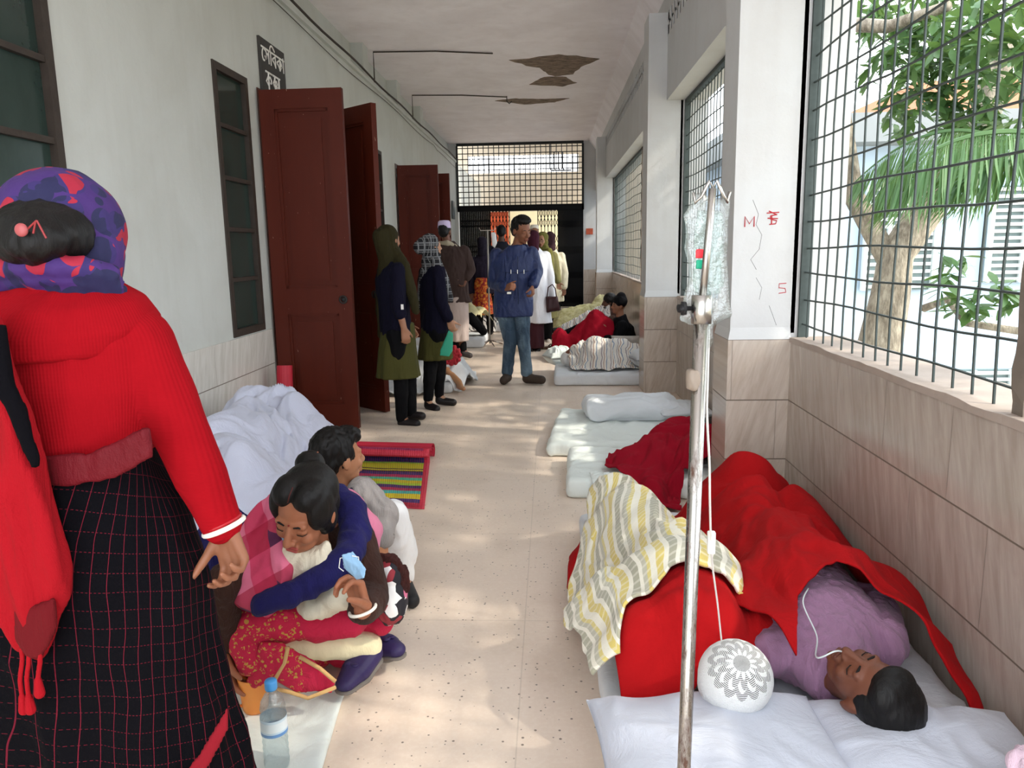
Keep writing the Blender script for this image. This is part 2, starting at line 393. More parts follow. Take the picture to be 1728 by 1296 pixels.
# ------------------------------------------------------------------ gate, hall beyond, ceiling marks, cables, sign
XA, XB = -2.17, .8
g = thing('window_8', 'black steel mesh transom above the folding gate', 'window', (XA, YE, 2.44), None, 'structure')
bm = bmesh.new(); y = YE-.02
for x in np.arange(XA+.02, XB, .122): tube(bm, [(x, y, 2.44), (x+random.uniform(-.006, .006), y, 3.1), (x, y, 3.84)], .011, 5)
for z in np.arange(2.5, 3.82, .125): tube(bm, [(XA, y-.01, z), (-.7, y-.01, z+random.uniform(-.01, .01)), (XB, y-.01, z)], .011, 5)
obj('mesh_bars', bm, M_iron, g)
bm = bmesh.new(); bx(bm, XA, XB, y-.03, y+.02, 3.8, 3.86); bx(bm, XA-.01, XA+.03, y-.03, y+.02, 2.3, 3.8); bx(bm, XB-.04, XB+.01, y-.03, y+.02, 2.3, 3.8); obj('frame', bm, M_iron, g)
gate = thing('collapsible_gate', 'black folding lattice gate half open at the gallery end', 'gate', (-.7, YE, 0))
obj('top_rail', box(XA, XB, YE-.05, YE+.04, 2.30, 2.44), M_gate, gate)
obj('bottom_track', box(XA, XB, YE-.02, YE+.02, 0, .012), M_gate, gate)
def lattice(x0, x1, n, name, w_=.009):
    bm = bmesh.new(); xs = np.linspace(x0, x1, n)
    for x in xs: bx(bm, x-w_, x+w_, YE-.035, YE-.015, .02, 2.3)
    dx = (x1-x0)/(n-1); h = min(.24, dx*2.8)
    for x in xs[:-1]:
        for z0 in (.12, .7, 1.3, 1.9):
            for k in range(2):
                for s in (0, 1): tube(bm, [(x if s else x+dx, YE-.04, z0+k*h), (x+dx if s else x, YE-.04, z0+k*h+h)], .006, 4)
    obj(name, bm, M_gate, gate)
lattice(-2.12, -1.42, 17, 'folded_leaf', .0205); lattice(-1.42, -.95, 7, 'lattice_leaf'); lattice(-.28, .2, 7, 'lattice_leaf'); lattice(.2, .78, 22, 'folded_leaf', .0136)
# hall beyond the gate
M_cream = plain('#d9cfb8', .8, .1, 3.); M_hall = plain('#b3a896', .8, .15, 3.)
bm = bmesh.new(); bx(bm, -3.4, 3.0, 25.5, 25.7, 0, 3.86); bx(bm, -3.4, 3.0, 25.5, 25.7, 4.42, 5.2); bx(bm, -3.4, -2.65, 25.5, 25.7, 3.86, 4.42); bx(bm, .95, 3, 25.5, 25.7, 3.86, 4.42)
struct('wall_back', bm, M_hall); struct('ceiling_hall', box(-3.4, 3, YE+.25, 25.7, 5.1, 5.2), M_hall)
bm = bmesh.new()
for x in np.arange(-2.6, .95, .16): bx(bm, x, x+.02, 25.5, 25.53, 3.86, 4.42)
bx(bm, -2.65, .95, 25.49, 25.52, 4.1, 4.13)
struct('window_9', bm, M_iron, label='barred strip of daylight high on the far hall wall')
struct('trim_11', box(-1.35, .55, 25.4, 25.5, 0, 2.62), plain('#efe2bb', .8, .06)); struct('door_5', box(-1.95, -1.35, 25.35, 25.48, 0, 2.62), plain('#c2552f', .6, .2), label='orange-red painted door far beyond the gate')
pipe = thing('pipe_bracket', 'dark bent pipes high in the hall beyond the gate', 'pipe', (.3, 22, 3.6)); bm = bmesh.new(); tube(bm, [(.02, 22, 4.0), (.02, 22, 5.12)], .02, 6)
for k in range(4): tube(bm, [(.02+.12*k, 22, 4.05), (.02+.12*k, 22, 3.62-.0*k), (.06+.12*k, 22, 3.56), (.62, 22, 3.56)], .02, 6)
obj('pipes', bm, M_dark, pipe)
# hall floor light comes through open right side beyond the gate
# spalled ceiling
def patch(pts, name):
    bm = bmesh.new(); P = []
    n = len(pts)
    for i in range(n):
        a, b = Vector(pts[i]), Vector(pts[(i+1) % n])
        for k in range(5):
            q = a.lerp(b, k/5); P.append((q.x+.03*noise.noise(Vector((q.x*9, q.y*5, 1))), q.y+.06*noise.noise(Vector((q.x*7, q.y*5, 4)))))
    prism(bm, P, (0, 0, CE-.006), (1, 0, 0), (0, 1, 0), .02)
    return obj(name, bm, M_spall, ceiling)
t = NT('bare_spalled_concrete'); p = t.co(); c = t.mix(t.ramp(t.noise(t.mp(p, (1, 2.5, 1)), 7., 6., .7), [(.35, '#000000'), (.65, '#ffffff')]), '#4f4238', '#a08b78'); t.bump(t.noise(p, 14., 6.), 1., .05); M_spall = t.done(c, .95)
patch([(-.52, 10.6), (.15, 10.35), (.68, 10.65), (.45, 11.05), (.36, 11.5), (.1, 11.6), (0, 11.45), (-.13, 11.05)], 'spalled_patch')
patch([(-.3, 12.1), (-.05, 11.62), (.25, 11.7), (.42, 12.1), (.2, 12.3)], 'spalled_patch')
patch([(-.9, 13.3), (-.55, 13.15), (-.2, 13.3), (.34, 13.25), (.1, 13.55), (-.4, 13.7)], 'spalled_patch')
# cables
M_cable = plain('#3b332d', .7, .2)
def cab(name, pts, r, lab):
    o = tag(obj(name, tb(pts, r, 6), M_cable), lab, 'cable'); return o
ys = np.linspace(3.5, 18.2, 40)
cab('wall_cable', [(XL+.045, y, 3.50+.012*math.sin(y*2.3)) for y in ys], .012, 'dark cable running along the ledge of the ward wall')
cab('wall_cable', [(XL+.03, y, 3.36+.02*math.sin(y*1.3)-.05*(y > 15)) for y in ys], .004, 'thin wire under the ledge of the ward wall')
cab('ceiling_cable', [(XL+.03, 9.9, 3.49), (XL+.03, 9.9, 3.845), (-1.4, 9.95, 3.845), (-.7, 10.15, 3.845)], .009, 'nearer cable rising to the ceiling')
cab('ceiling_cable', [(XL+.03, 12.6, 3.49), (XL+.03, 12.6, 3.845), (-1.4, 12.7, 3.845), (-.68, 12.95, 3.845)], .009, 'farther cable crossing the ceiling to a fan hook')
hk = tag(obj('ceiling_hook', tb([(-.68, 12.95, 3.86), (-.68, 12.95, 3.78), (-.64, 12.95, 3.74), (-.60, 12.95, 3.78)], .008, 6), M_iron), 'iron fan hook at the end of the ceiling cable', 'hook')
bm = box(XL+.01, XL+.05, 17.3, 17.6, 2.1, 2.5); tag(obj('electric_meter', bevel(bm, .01), plain('#5c6264', .4, .1)), 'small grey meter box on the far left wall', 'meter')
# ward sign
M_white = plain('#eae8e2', .7, .05)
sg = thing('ward_sign', 'dark nameplate with white Bengali lettering above the first door', 'sign', (XL+.01, 6.27, 2.85))
obj('board', bevel(box(XL-.005, XL+.02, 6.0, 6.55, 2.62, 3.03), .004), plain('#3b3936', .6, .1), sg)
def text(body, size, loc, rot, mat, parent, name='lettering', ex=.002, off=0.):
    cu = bpy.data.curves.new(name, 'FONT'); cu.body = body; cu.size = size; cu.extrude = ex; cu.align_x = 'CENTER'; cu.align_y = 'CENTER'; cu.offset = off
    o = bpy.data.objects.new(name, cu); C.objects.link(o); o.rotation_euler = rot
    bpy.context.view_layer.update(); me = bpy.data.meshes.new_from_object(o.evaluated_get(bpy.context.evaluated_depsgraph_get()))
    bpy.data.objects.remove(o); me.transform(Matrix.Translation(loc) @ Matrix.Rotation(rot[2], 4, 'Z') @ Matrix.Rotation(rot[0], 4, 'X'))
    return obj(name, me, mat, parent)
text('েসিবকা', .17, (XL+.023, 6.27, 2.91), (PI/2, 0, PI/2), M_white, sg)
# second line: a hand-lettered ka and the conjunct ksha
def strokes(lines, o, ux, uy, s, r, mat, parent, name):
    bm = bmesh.new(); o, ux, uy = Vector(o), Vector(ux), Vector(uy)
    for L in lines: tube(bm, [o+ux*(p[0]*s)+uy*(p[1]*s) for p in L], r, 6)
    return obj(name, bm, mat, parent)
KA = [[(0, 1), (1.05, 1)], [(.45, 1), (.45, 0)], [(.45, .8), (.05, .42), (.45, .2)], [(.45, .62), (.72, .78), (.9, .6), (.84, .4), (.72, .42)]]
KS = [[(1.2, 1), (2.5, 1)], [(1.55, 1), (1.55, .1)], [(1.55, .82), (1.2, .5), (1.55, .3)], [(1.55, .62), (1.8, .75), (1.92, .55), (1.7, .4), (1.95, .2), (1.75, .02), (1.5, .12)], [(1.8, .45), (2.2, .35), (2.3, 1)], [(2.3, 1), (2.3, 0)]]
strokes(KA+KS, (XL+.021, 6.08, 2.665), (0, 1, 0), (0, 0, 1), .125, .0075, M_white, sg, 'lettering')
# red numerals painted on the pillar
M_redp = plain('#b8343c', .7, .1)
pm = tag(strokes([[(0, 0), (0, 1), (.45, .3), (.9, 1), (.9, 0)]], (.965, 3.889, 1.49), (1, 0, 0), (0, 0, 1), .05, .003, M_redp, None, 'painted_letter'), 'red painted letter M on the near pillar', 'painted mark')
tag(strokes([[(.1, 0), (.7, .05), (.8, .35), (.2, .5), (.15, .8), (.8, .95)], [(-.1, .6), (.9, .55)], [(-.2, 1.1), (1, 1.15)], [(.3, 0), (.3, .9)], [(.0, 1.3), (.8, .9)]], (1.08, 3.889, 1.50), (1, 0, 0), (0, 0, 1), .05, .003, M_redp, None, 'painted_numeral'), 'struck-through red numeral on the near pillar', 'painted mark')
tag(strokes([[(.8, 1), (.1, .95), (.1, .55), (.7, .5), (.8, .1), (.1, 0)]], (1.17-.03, 3.889, 1.16), (1, 0, 0), (0, 0, 1), .05, .0022, M_redp, None, 'painted_numeral'), 'faint red numeral 5 low on the near pillar', 'painted mark')
ck = bmesh.new(); pts = [(1.0, 1.62), (1.03, 1.55), (1.02, 1.5), (1.05, 1.45), (1.04, 1.38), (1.0, 1.33), (1.03, 1.28)]
tube(ck, [(x, 3.89, z) for x, z in pts], .0009, 4); tube(ck, [(1.03, 3.89, 1.24), (1.06, 3.89, 1.19), (1.05, 3.89, 1.13)], .0008, 4); tube(ck, [(1.1, 3.89, 1.1), (1.14, 3.89, 1.0)], .0008, 4)
struct('trim_12', ck, M_dark, label='hairline crack in the near pillar')
tag(obj('wall_notice', box(.86, 1.02, YE-.03, YE-.016, 1.72, 1.86), plain('#b4553c', .7, .4, 20.)), 'small red notice beside the gate', 'notice')

# ------------------------------------------------------------------ outside
M_blue = plain('#b6cadd', .8, .06, 1.5); M_conc = plain('#8d9294', .85, .2, 1.5)
struct('ground', box(1.6, 60, -20, 60, -3.4, -3.2), plain('#b3a78e', .95, .15, .8))
struct('wall_below', box(1.2, 1.45, -6, 18.6, -3.4, -.25), M_blue)
bl = thing('hospital_block', 'pale blue two-storey block with grey roof slab seen through the mesh', 'building', (6, 14, -3.2))
obj('wall', box(3.5, 20, 13.5, 22, -3.2, 3.0), M_blue, bl)
obj('roof_slab', box(3.2, 20.3, 12.9, 22.4, 3.0, 3.45), M_conc, bl)
obj('roof', box(7, 20.3, 15.5, 21, 3.45, 4.4), plain('#c98a6a', .9, .2), bl)
M_lou = plain('#dfe6e6', .6, .1); M_shut = plain('#70807f', .5, .3)
for x0, x1, z0, z1, n in ((5.35, 6.5, .6, 2.35, 3), (7.4, 9.6, .7, 2.3, 4), (6.7, 8.6, -2.4, -.8, 3), (9.2, 11, -2.4, -.8, 3)):
    wd = obj('window', box(x0, x1, 13.42, 13.5, z0, z1), M_shut, bl); bm = bmesh.new()
    for k in range(14):
        z = z0+(z1-z0)*(k+.5)/14; bx(bm, x0+.04, x1-.04, 13.37, 13.40, z-.025, z+.03)
    for k in range(n+1):
        x = x0+(x1-x0)*k/n; bx(bm, x-.03, x+.03, 13.33, 13.43, z0, z1)
    o_ = obj('louvres', bm, M_lou, bl)
g2 = thing('garden_wall_block', 'beige house wall seen through the second mesh opening', 'building', (4.0, 19, -3.2))
obj('wall', box(3.0, 3.8, 22.1, 24, -3.2, 2.9), plain('#d8c0a6', .8, .1), g2)
obj('drain_pipe', tb([(1.85, 5.2, -3.2), (1.85, 5.2, 3.6)], .08, 12), plain('#9aa3a3', .5, .2), None); o_ = bpy.data.objects['drain_pipe']; tag(o_, 'pale grey drainpipe rising just outside the near mesh', 'pipe')
t = NT('tree_bark'); p = t.co(); c = t.mix(t.ramp(t.noise(t.mp(p, (1, 1, .4)), 14., 6., .7), [(.35, '#000000'), (.65, '#ffffff')]), '#6b6153', '#b0a694'); t.bump(t.noise(t.mp(p, (1, 1, .3)), 20., 5.), .8, .05); M_bark = t.done(c, .9)
def mk_leaf(name, a, b):
    t = NT(name); c = t.mix(t.noise(t.co(), 3., 2.), a, b); m = t.done(c, .5, 0., .4)
    tr = t.n('BsdfTranslucent'); t.put(tr.inputs[0], srgb('#86a850')); mx = t.n('MixShader'); mx.inputs[0].default_value = .15
    t.t.links.new(t.b.outputs[0], mx.inputs[1]); t.t.links.new(tr.outputs[0], mx.inputs[2]); t.t.links.new(mx.outputs[0], t.t.nodes['Material Output'].inputs[0]); return m
M_leaf = mk_leaf('mango_leaf', '#355a33', '#5b7d4a'); M_palm = mk_leaf('palm_leaflet', '#2c5a34', '#5f8049')
def leaf_blades(bm, p, d, L, W, up=None, curl=.15):
    d = Vector(d).normalized(); s = d.cross(Vector((random.uniform(-.5, .5), random.uniform(-.5, .5), 1))).normalized(); n = s.cross(d)
    prev = None
    for k, wv in ((0, .12), (.3, .9), (.6, 1.), (.85, .5), (1, .03)):
        q = p+d*L*k-n*curl*L*k*k
        a = bm.verts.new(q-s*W*wv*.5); b = bm.verts.new(q+s*W*wv*.5)
        if prev: bm.faces.new((prev[0], prev[1], b, a))
        prev = (a, b)
def tree(lab, trunk, branches, tufts, nl, L=.2, W=.055, spread=.4):
    tr = thing('tree', lab, 'tree', trunk[0][0]); bm = tb([p for p, r in trunk], [r for p, r in trunk], 12); obj('trunk', bm, M_bark, tr, True)
    for b in branches: obj('branch', tb([p for p, r in b], [r for p, r in b], 8), M_bark, tr, True)
    bm = bmesh.new()
    for c, R in tufts:
        for _ in range(int(nl*R*R*6)):
            q = Vector([random.gauss(0, 1) for _ in range(3)]).normalized()*R*random.random()**.4; q.z *= .7
            base = Vector(c)+q
            for k in range(5):
                d = Vector((random.gauss(0, 1), random.gauss(0, 1), random.gauss(-.3, .5))); leaf_blades(bm, base, d, L*random.uniform(.7, 1.2), W*random.uniform(.8, 1.2))
    obj('foliage', bm, M_leaf, tr)
    return tr
V = Vector
P = lambda px, py, y: at(px, py, y=y)
random.seed(3)
tree('leaning grey-barked tree outside the near mesh opening', [(P(1440, 1100, 7), .24), (P(1478, 610, 7), .2), (P(1502, 500, 7), .165), (P(1512, 430, 7), .15), (P(1580, 330, 7), .15), (P(1650, 240, 7), .13), (P(1700, 60, 7), .1)],
     [[(P(1500, 440, 7), .1), (P(1440, 330, 7.2), .09), (P(1420, 180, 7.4), .07), (P(1405, 30, 7.6), .06)], [(P(1560, 520, 6.6), .035), (P(1600, 505, 6.2), .03), (P(1630, 545, 6), .03), (P(1728, 560, 5.8), .03)], [(P(1410, 40, 7), .06), (P(1500, 45, 6.5), .05), (P(1600, 10, 6), .04)]],
     [(P(1600, 480, 5.7), .16), (P(1650, 520, 5.7), .18), (P(1620, 440, 5.8), .14), (P(1690, 500, 5.7), .2), (P(1650, 90, 6.2), .6), (P(1560, 60, 6.6), .45), (P(1700, 190, 6.), .4), (P(1520, 130, 6.8), .32), (P(1600, 180, 6.5), .3), (P(1530, 190, 6.9), .25), (P(1700, 30, 5.5), .5), (P(1480, 30, 7), .25), (P(1640, 215, 6.6), .25)], 34, .17, .055)
tree('shade tree whose crown hangs above the building edge', [((5.2, 2.2, -3.2), .22), ((5.0, 2.0, 1), .18), ((4.8, 1.9, 3.4), .14), ((4.4, 1.6, 5.2), .1)], [[((4.9, 1.9, 3.2), .08), ((4.6, 3.4, 4.8), .05), ((4.4, 5.0, 5.6), .03)]],
     [((4.2, .3, 4.4), .9), ((4.0, 1.3, 4.9), .8), ((4.4, 2.2, 4.0), .75), ((4.3, 2.6, 5.3), .9), ((4.2, 3.9, 4.5), .8), ((4.5, 4.9, 5.3), .85), ((4.1, 6.0, 4.4), .65), ((4.6, 7.0, 5.4), .8), ((5.0, 9, 5), 1.), ((5, 11, 4.6), 1.), ((4.6, -1.2, 4.6), 1.), ((4.4, 2.0, 5.2), .7), ((4.2, 1.4, 4.2), .6), ((4.3, 3.0, 4.0), .6), ((4.3, 3.0, 5.0), .7)], 22, .2, .06)
def palm(base, crown, fronds, lab):
    pm_ = thing('palm', lab, 'palm tree', base)
    obj('trunk', tb([base, V(base).lerp(V(crown), .5)+V((.1, 0, 0)), crown], [.15, .12, .1], 12), M_bark, pm_, True)
    for st, mid, end, L in fronds:
        bm = bmesh.new(); rc = []; n = 84
        for i in range(n+1):
            k = i/n; q = V(st)*(1-k)**2+V(mid)*2*k*(1-k)+V(end)*k*k; rc.append(q)
        tube(bm, rc, [.016*(1-i/n)+.004 for i in range(n+1)], 5)
        for i in range(4, n):
            k = i/n; d = (rc[i+1]-rc[i-1]).normalized(); s = d.cross(V((0, 0, 1))).normalized(); ll = L*math.sin(PI*(.12+.8*k))
            for sg_ in (-1, 1):
                dd = s*sg_*.75+d*.55+V((0, 0, -1.0-.5*random.random())); leaf_blades(bm, rc[i], dd, ll*random.uniform(.85, 1.1), .016, curl=-.15)
        obj('frond', bm, M_palm, pm_)
palm((4.6, 4.6, -3.2), (4.7, 4.8, 2.3), [(P(1740, 270, 5.2), P(1600, 150, 5.2), P(1440, 310, 5.4), .66), (P(1780, 230, 4.8), P(1600, 190, 4.6), P(1480, 330, 4.7), .6), (P(1790, 240, 5), P(1690, 200, 4.9), P(1590, 300, 5), .62), ((4.7, 4.8, 2.3), (5.6, 5.2, 3.2), (6.4, 5.6, 1.9), .5), ((4.7, 4.8, 2.3), (4.9, 5.8, 3.2), (5.0, 6.8, 2.2), .5)], 'palm with drooping green fronds outside the near mesh opening')
# ------------------------------------------------------------------ modelling of figures and cloth
V = Vector
def mat3(x, y, z): return Matrix((x, y, z)).transposed()
def ell(bm, c, r, rot=None, sub=3):
    m = Matrix.Translation(V(c)) @ (rot.to_4x4() if rot else Matrix.Identity(4)) @ Matrix.Diagonal((*((r,)*3 if isinstance(r, (int, float)) else r), 1))
    bmesh.ops.create_icosphere(bm, subdivisions=sub, radius=1, matrix=m)
def cap(bm, a, b, ra, rb, flat=None, seg=14):
    """tapered round-ended limb from a to b; flat=(axis, factor) squashes it"""
    a, b = V(a), V(b); d = b-a; L = d.length
    if L < 1e-6: return ell(bm, a, ra)
    prof = [(ra*math.sin(t), -ra*math.cos(t)) for t in np.linspace(0, PI/2, 5)]+[(rb*math.sin(t), L+rb*math.cos(t)) for t in np.linspace(PI/2, 0, 5)]
    n0 = len(bm.verts); lathe(bm, [(max(0, r) if r > 1e-5 else 0, h) for r, h in prof], a, seg, d)
    if flat:
        ax = V(flat[0]).normalized(); bm.verts.ensure_lookup_table()
        for v in bm.verts[n0:]:
            t = (v.co-a).dot(ax)-max(0, min(1, (v.co-a).dot(d)/L/L))*d.dot(ax); v.co -= ax*t*(1-flat[1])
def chain(bm, pts, rs, flat=None):
    for i in range(len(pts)-1): cap(bm, pts[i], pts[i+1], rs[i], rs[i+1], flat)
def loft(bm, rings, X, D, seg=40, folds=0, amp=0., ph=0.):
    """closed body of elliptical rings (centre, rx, ry); the ripple of the cloth grows ring by ring"""
    X, D = V(X).normalized(), V(D).normalized(); R = []; n = len(rings)
    for i, (c, rx, ry) in enumerate(rings):
        k = (i/(n-1))**1.3*amp
        R.append([bm.verts.new(V(c)+X*math.cos(a)*rx*(1+k*math.sin(folds*a+ph+.6*math.sin(2*a)))+D*math.sin(a)*ry*(1+k*math.sin(folds*a+ph))) for a in np.linspace(0, 2*PI, seg, endpoint=False)])
    for A, B in zip(R, R[1:]):
        for k in range(seg): bm.faces.new((A[k], A[(k+1) % seg], B[(k+1) % seg], B[k]))
    bm.faces.new(R[0][::-1]); bm.faces.new(R[-1])
def blob(bm, voxel=.006, smooth=4, wr=0., ws=12., wdir=None, keep=None):
    """overlapping closed shapes -> one continuous skin, softened, with optional creases"""
    bmesh.ops.recalc_face_normals(bm, faces=bm.faces)
    me = bpy.data.meshes.new('tmp'); bm.to_mesh(me); bm.free(); o = bpy.data.objects.new('tmp', me); C.objects.link(o)
    m = o.modifiers.new('r', 'REMESH'); m.mode = 'VOXEL'; m.voxel_size = voxel
    if smooth: s = o.modifiers.new('s', 'SMOOTH'); s.iterations = smooth; s.factor = .5
    bpy.context.view_layer.update(); dg = bpy.context.evaluated_depsgraph_get()
    out = bpy.data.meshes.new_from_object(o.evaluated_get(dg)); bpy.data.objects.remove(o); bpy.data.meshes.remove(me)
    if wr: crease(out, wr, ws, wdir)
    out.polygons.foreach_set('use_smooth', [True]*len(out.polygons)); return out
def crease(me, wr, ws, wdir=None):
    wd = V(wdir or (1, 1, .35))
    nr = [v.normal.copy() for v in me.vertices]; off = V((random.random()*50, 3, 7))
    for v, n in zip(me.vertices, nr):
        p = V((v.co.x*wd.x, v.co.y*wd.y, v.co.z*wd.z))*ws+off
        a = noise.noise(p+V((noise.noise(p*.7), noise.noise(p*.7+V((9, 0, 0))), 0))*1.2)
        v.co += n*wr*((1-abs(a)*2.6)*.8+.5*noise.noise(p*2.7))
def part(name, bm, mat, root, voxel=.006, smooth=4, wr=0., ws=12., wdir=None, label=None):
    return obj(name, blob(bm, voxel, smooth, wr, ws, wdir), mat, root, label=label)
def headm(c, f, up, s=1.):
    f = V(f).normalized(); u = V(up); u = (u-f*u.dot(f)).normalized(); x = f.cross(u)
    return Matrix.Translation(V(c)) @ mat3(x, f, u).to_4x4() @ Matrix.Scale(s, 4)
def head(bm, M, ears=True):
    s = M.to_scale()[0]; R = M.to_3x3().normalized()
    E = lambda c, r: ell(bm, M @ V(c), [q*s for q in r], R)
    K = lambda a, b, r0, r1: cap(bm, M @ V(a), M @ V(b), r0*s, r1*s)
    E((0, -.014, .03), (.073, .09, .084)); E((0, .02, -.015), (.06, .066, .085)); E((0, .032, -.072), (.044, .045, .036)); E((0, .066, -.092), (.017, .014, .015))
    K((0, .083, .012), (0, .103, -.026), .007, .0115); E((.0115, .092, -.031), (.008, .01, .007)); E((-.0115, .092, -.031), (.008, .01, .007))
    K((-.036, .070, .022), (.036, .070, .022), .011, .011); E((.034, .062, -.028), (.02, .018, .022)); E((-.034, .062, -.028), (.02, .018, .022))
    K((-.017, .084, -.056), (.017, .084, -.056), .0055, .0055); K((-.014, .084, -.067), (.014, .084, -.067), .0065, .0065)
    for q in (-1, 1):
        E((q*.030, .070, .002), (.0165, .0105, .0095))
        if ears: E((q*.074, -.008, -.008), (.010, .018, .031))
def features(root, M, hair='#14100f', open_=False, brow=True, mouth='#7d4436', skin=None):
    """brows, lashes or eyes, and lips of the face in frame M"""
    s = M.to_scale()[0]
    for q in (-1, 1):
        if brow: obj('eyebrow', tb([M @ V((q*a, b, c)) for a, b, c in ((.014, .0815, .020), (.028, .081, .026), (.043, .074, .021))], [.0022*s, .0032*s, .0015*s], 6), plain(hair, .8), root, True)
        if open_:
            e = bmesh.new(); ell(e, M @ V((q*.030, .0735, .002)), [r*s for r in (.0125, .0095, .0062)], M.to_3x3().normalized(), 2); eo = obj('eye', e, plain('#e9e4dc', .25, .02), root, True)
            e = bmesh.new(); ell(e, M @ V((q*.030, .0805, .002)), [r*s for r in (.0052, .0035, .0056)], M.to_3x3().normalized(), 2); obj('iris', e, plain('#1d120c', .15, .02), eo, True)
        obj('eyelashes', tb([M @ V((q*a, b, c)) for a, b, c in ((.015, .0775, -.001), (.023, .0815, -.005 if not open_ else .0075), (.037, .080, -.005 if not open_ else .0075), (.046, .071, -.001))], .0013*s, 5), plain(hair, .8), root, True)
    b = bmesh.new(); cap(b, M @ V((-.016, .0865, -.0565)), M @ V((.016, .0865, -.0565)), .0048*s, .0048*s); cap(b, M @ V((-.012, .0865, -.067)), M @ V((.012, .0865, -.067)), .0056*s, .0056*s)
    obj('lips', b, plain(mouth, .5), root, True)
def hand(bm, w, d, n, t, curl=(.4, .5, .4), s=1., spread=.12, thumb=.25, curls=None):
    """palm, four unequal jointed fingers and a thumb; n = side towards which fingers close, t = thumb side"""
    w, d = V(w), V(d).normalized(); n = V(n); n = (n-d*n.dot(d)).normalized(); tt = d.cross(n); t = tt if tt.dot(V(t)) > 0 else -tt
    L = (.078, .086, .08, .063)
    for i in range(4):
        k = (.031, .0105, -.0105, -.030)[i]; kn = w+d*(.088, .091, .087, .079)[i]*s+t*k*s
        cap(bm, w+t*k*.6*s+d*.012*s, kn, .0155*s, .0118*s)
        a = 0; p = kn; c = (curls[i] if curls else curl); dd = (d+t*spread*(k/.03)).normalized()
        for j, (fr, r0, r1) in enumerate(((.44, .0102, .0092), (.31, .0092, .0083), (.25, .0083, .0068))):
            a += c[j]; q = p+(dd*math.cos(a)+n*math.sin(a))*L[i]*fr*s; cap(bm, p, q, r0*s, r1*s); p = q
    cap(bm, w+t*.012*s, w+t*.012*s+d*.07*s, .02*s, .02*s, (n, .7)); cap(bm, w-t*.012*s, w-t*.012*s+d*.06*s, .019*s, .017*s, (n, .7))
    p = w+d*.018*s+t*.026*s; a = thumb
    for j, (ln, r0, r1, bd) in enumerate(((.042, .0155, .0125, 0), (.034, .0118, .0105, .25), (.027, .0103, .0082, .35))):
        a += bd*.8; v_ = (d*.72+t*.62*math.cos(a)+n*(.25+math.sin(a)*.8)).normalized(); q = p+v_*ln*s; cap(bm, p, q, r0*s, r1*s); p = q
SK = {}
def skin(col):
    if col not in SK:
        t = NT('skin_'+col[1:]); c = srgb(col); c = t.mix(t.noise(t.co(), 25., 4.), tuple(v*.88 for v in c[:3])+(1,), tuple(min(1, v*1.1) for v in c[:3])+(1,))
        t.bump(t.noise(t.co(), 180., 3.), .12, .002); m = t.done(c, .5, 0., .35); t.b.inputs['Subsurface Weight'].default_value = .12; t.b.inputs['Subsurface Radius'].default_value = (.012, .005, .003); t.b.inputs['Subsurface Scale'].default_value = .5; SK[col] = m
    return SK[col]
t = NT('black_hair'); p = t.co(); h = t.noise(t.mp(p, (1, 1, .25)), 160., 3., .6); t.bump(h, .4, .004); M_hair = t.done(t.mix(h, '#060505', '#120f0e'), .5, 0., .25)
def torso(bm, J, s=1., inf=0., hem=.08, flare=0., amp=0., folds=9, topz=.0, wide=1.):
    N, SM, PV = J['neck'], (J['sl']+J['sr'])/2, J['pel']; X = (J['sr']-J['sl']); hw = X.length/2; X.normalize()
    up = (SM-PV).normalized(); D = X.cross(up).normalized(); W = SM.lerp(PV, .62)
    rings = [(N+up*(.02+topz), .056*s+inf, .056*s+inf), (SM.lerp(N, .5), hw*.62+inf, .068*s+inf), (SM, hw+.018*s+inf, .08*s+inf), (SM-up*.07*s, hw+.012*s+inf*1.2, .104*s+inf*1.3), (SM.lerp(PV, .35), hw*.93+inf*1.2, .108*s+inf*1.4), (W, hw*.86*wide+inf*1.2, .1*s+inf*1.3), (PV, hw*.92*wide+inf, .108*s+inf)]
    if hem > 0:
        rings.append((PV-up*hem*.5*s, hw*.93*wide+inf+flare*.5, .105*s+inf+flare*.4)); rings.append((PV-up*hem*s, hw*.9*wide+inf+flare, .1*s+inf+flare*.8))
    loft(bm, rings, X, D, 40, folds, amp); return X, D, up
def arms(bm, J, s=1., inf=0., sides='lr', end=1., up_=.046, fo=.037, wr=.027):
    for q in sides:
        if 'e'+q in J:
            S, E_, W_ = J['s'+q], J['e'+q], J['w'+q]; cap(bm, S, E_, up_*s+inf, (fo+.003)*s+inf)
            if end > 0: cap(bm, E_, E_.lerp(W_, end), fo*s+inf, (fo+(wr-fo)*end)*s+inf)
def legs(bm, J, s=1., inf=0., sides='lr', end=1., flare=0.):
    for q in sides:
        if 'k'+q in J:
            H_, K_, A_ = J['h'+q], J['k'+q], J['a'+q]; cap(bm, H_, K_, .083*s+inf, .056*s+inf)
            if end > 0: cap(bm, K_, K_.lerp(A_, end), .053*s+inf, (.053-(.053-.036)*end)*s+inf+flare); cap(bm, K_, K_.lerp(A_, .4*min(1, end)), .054*s+inf, .052*s+inf)
def feet(bm, J, s=1., inf=0., sides='lr'):
    for q in sides:
        if 't'+q in J:
            A_, T_ = J['a'+q], J['t'+q]; A2 = V((A_.x, A_.y, max(T_.z, A_.z-.05*s))); cap(bm, A2, T_, .034*s+inf, .026*s+inf); cap(bm, A_, A2, .034*s+inf, .036*s+inf); cap(bm, A_, A2.lerp(T_, .5), .034*s+inf, .03*s+inf)
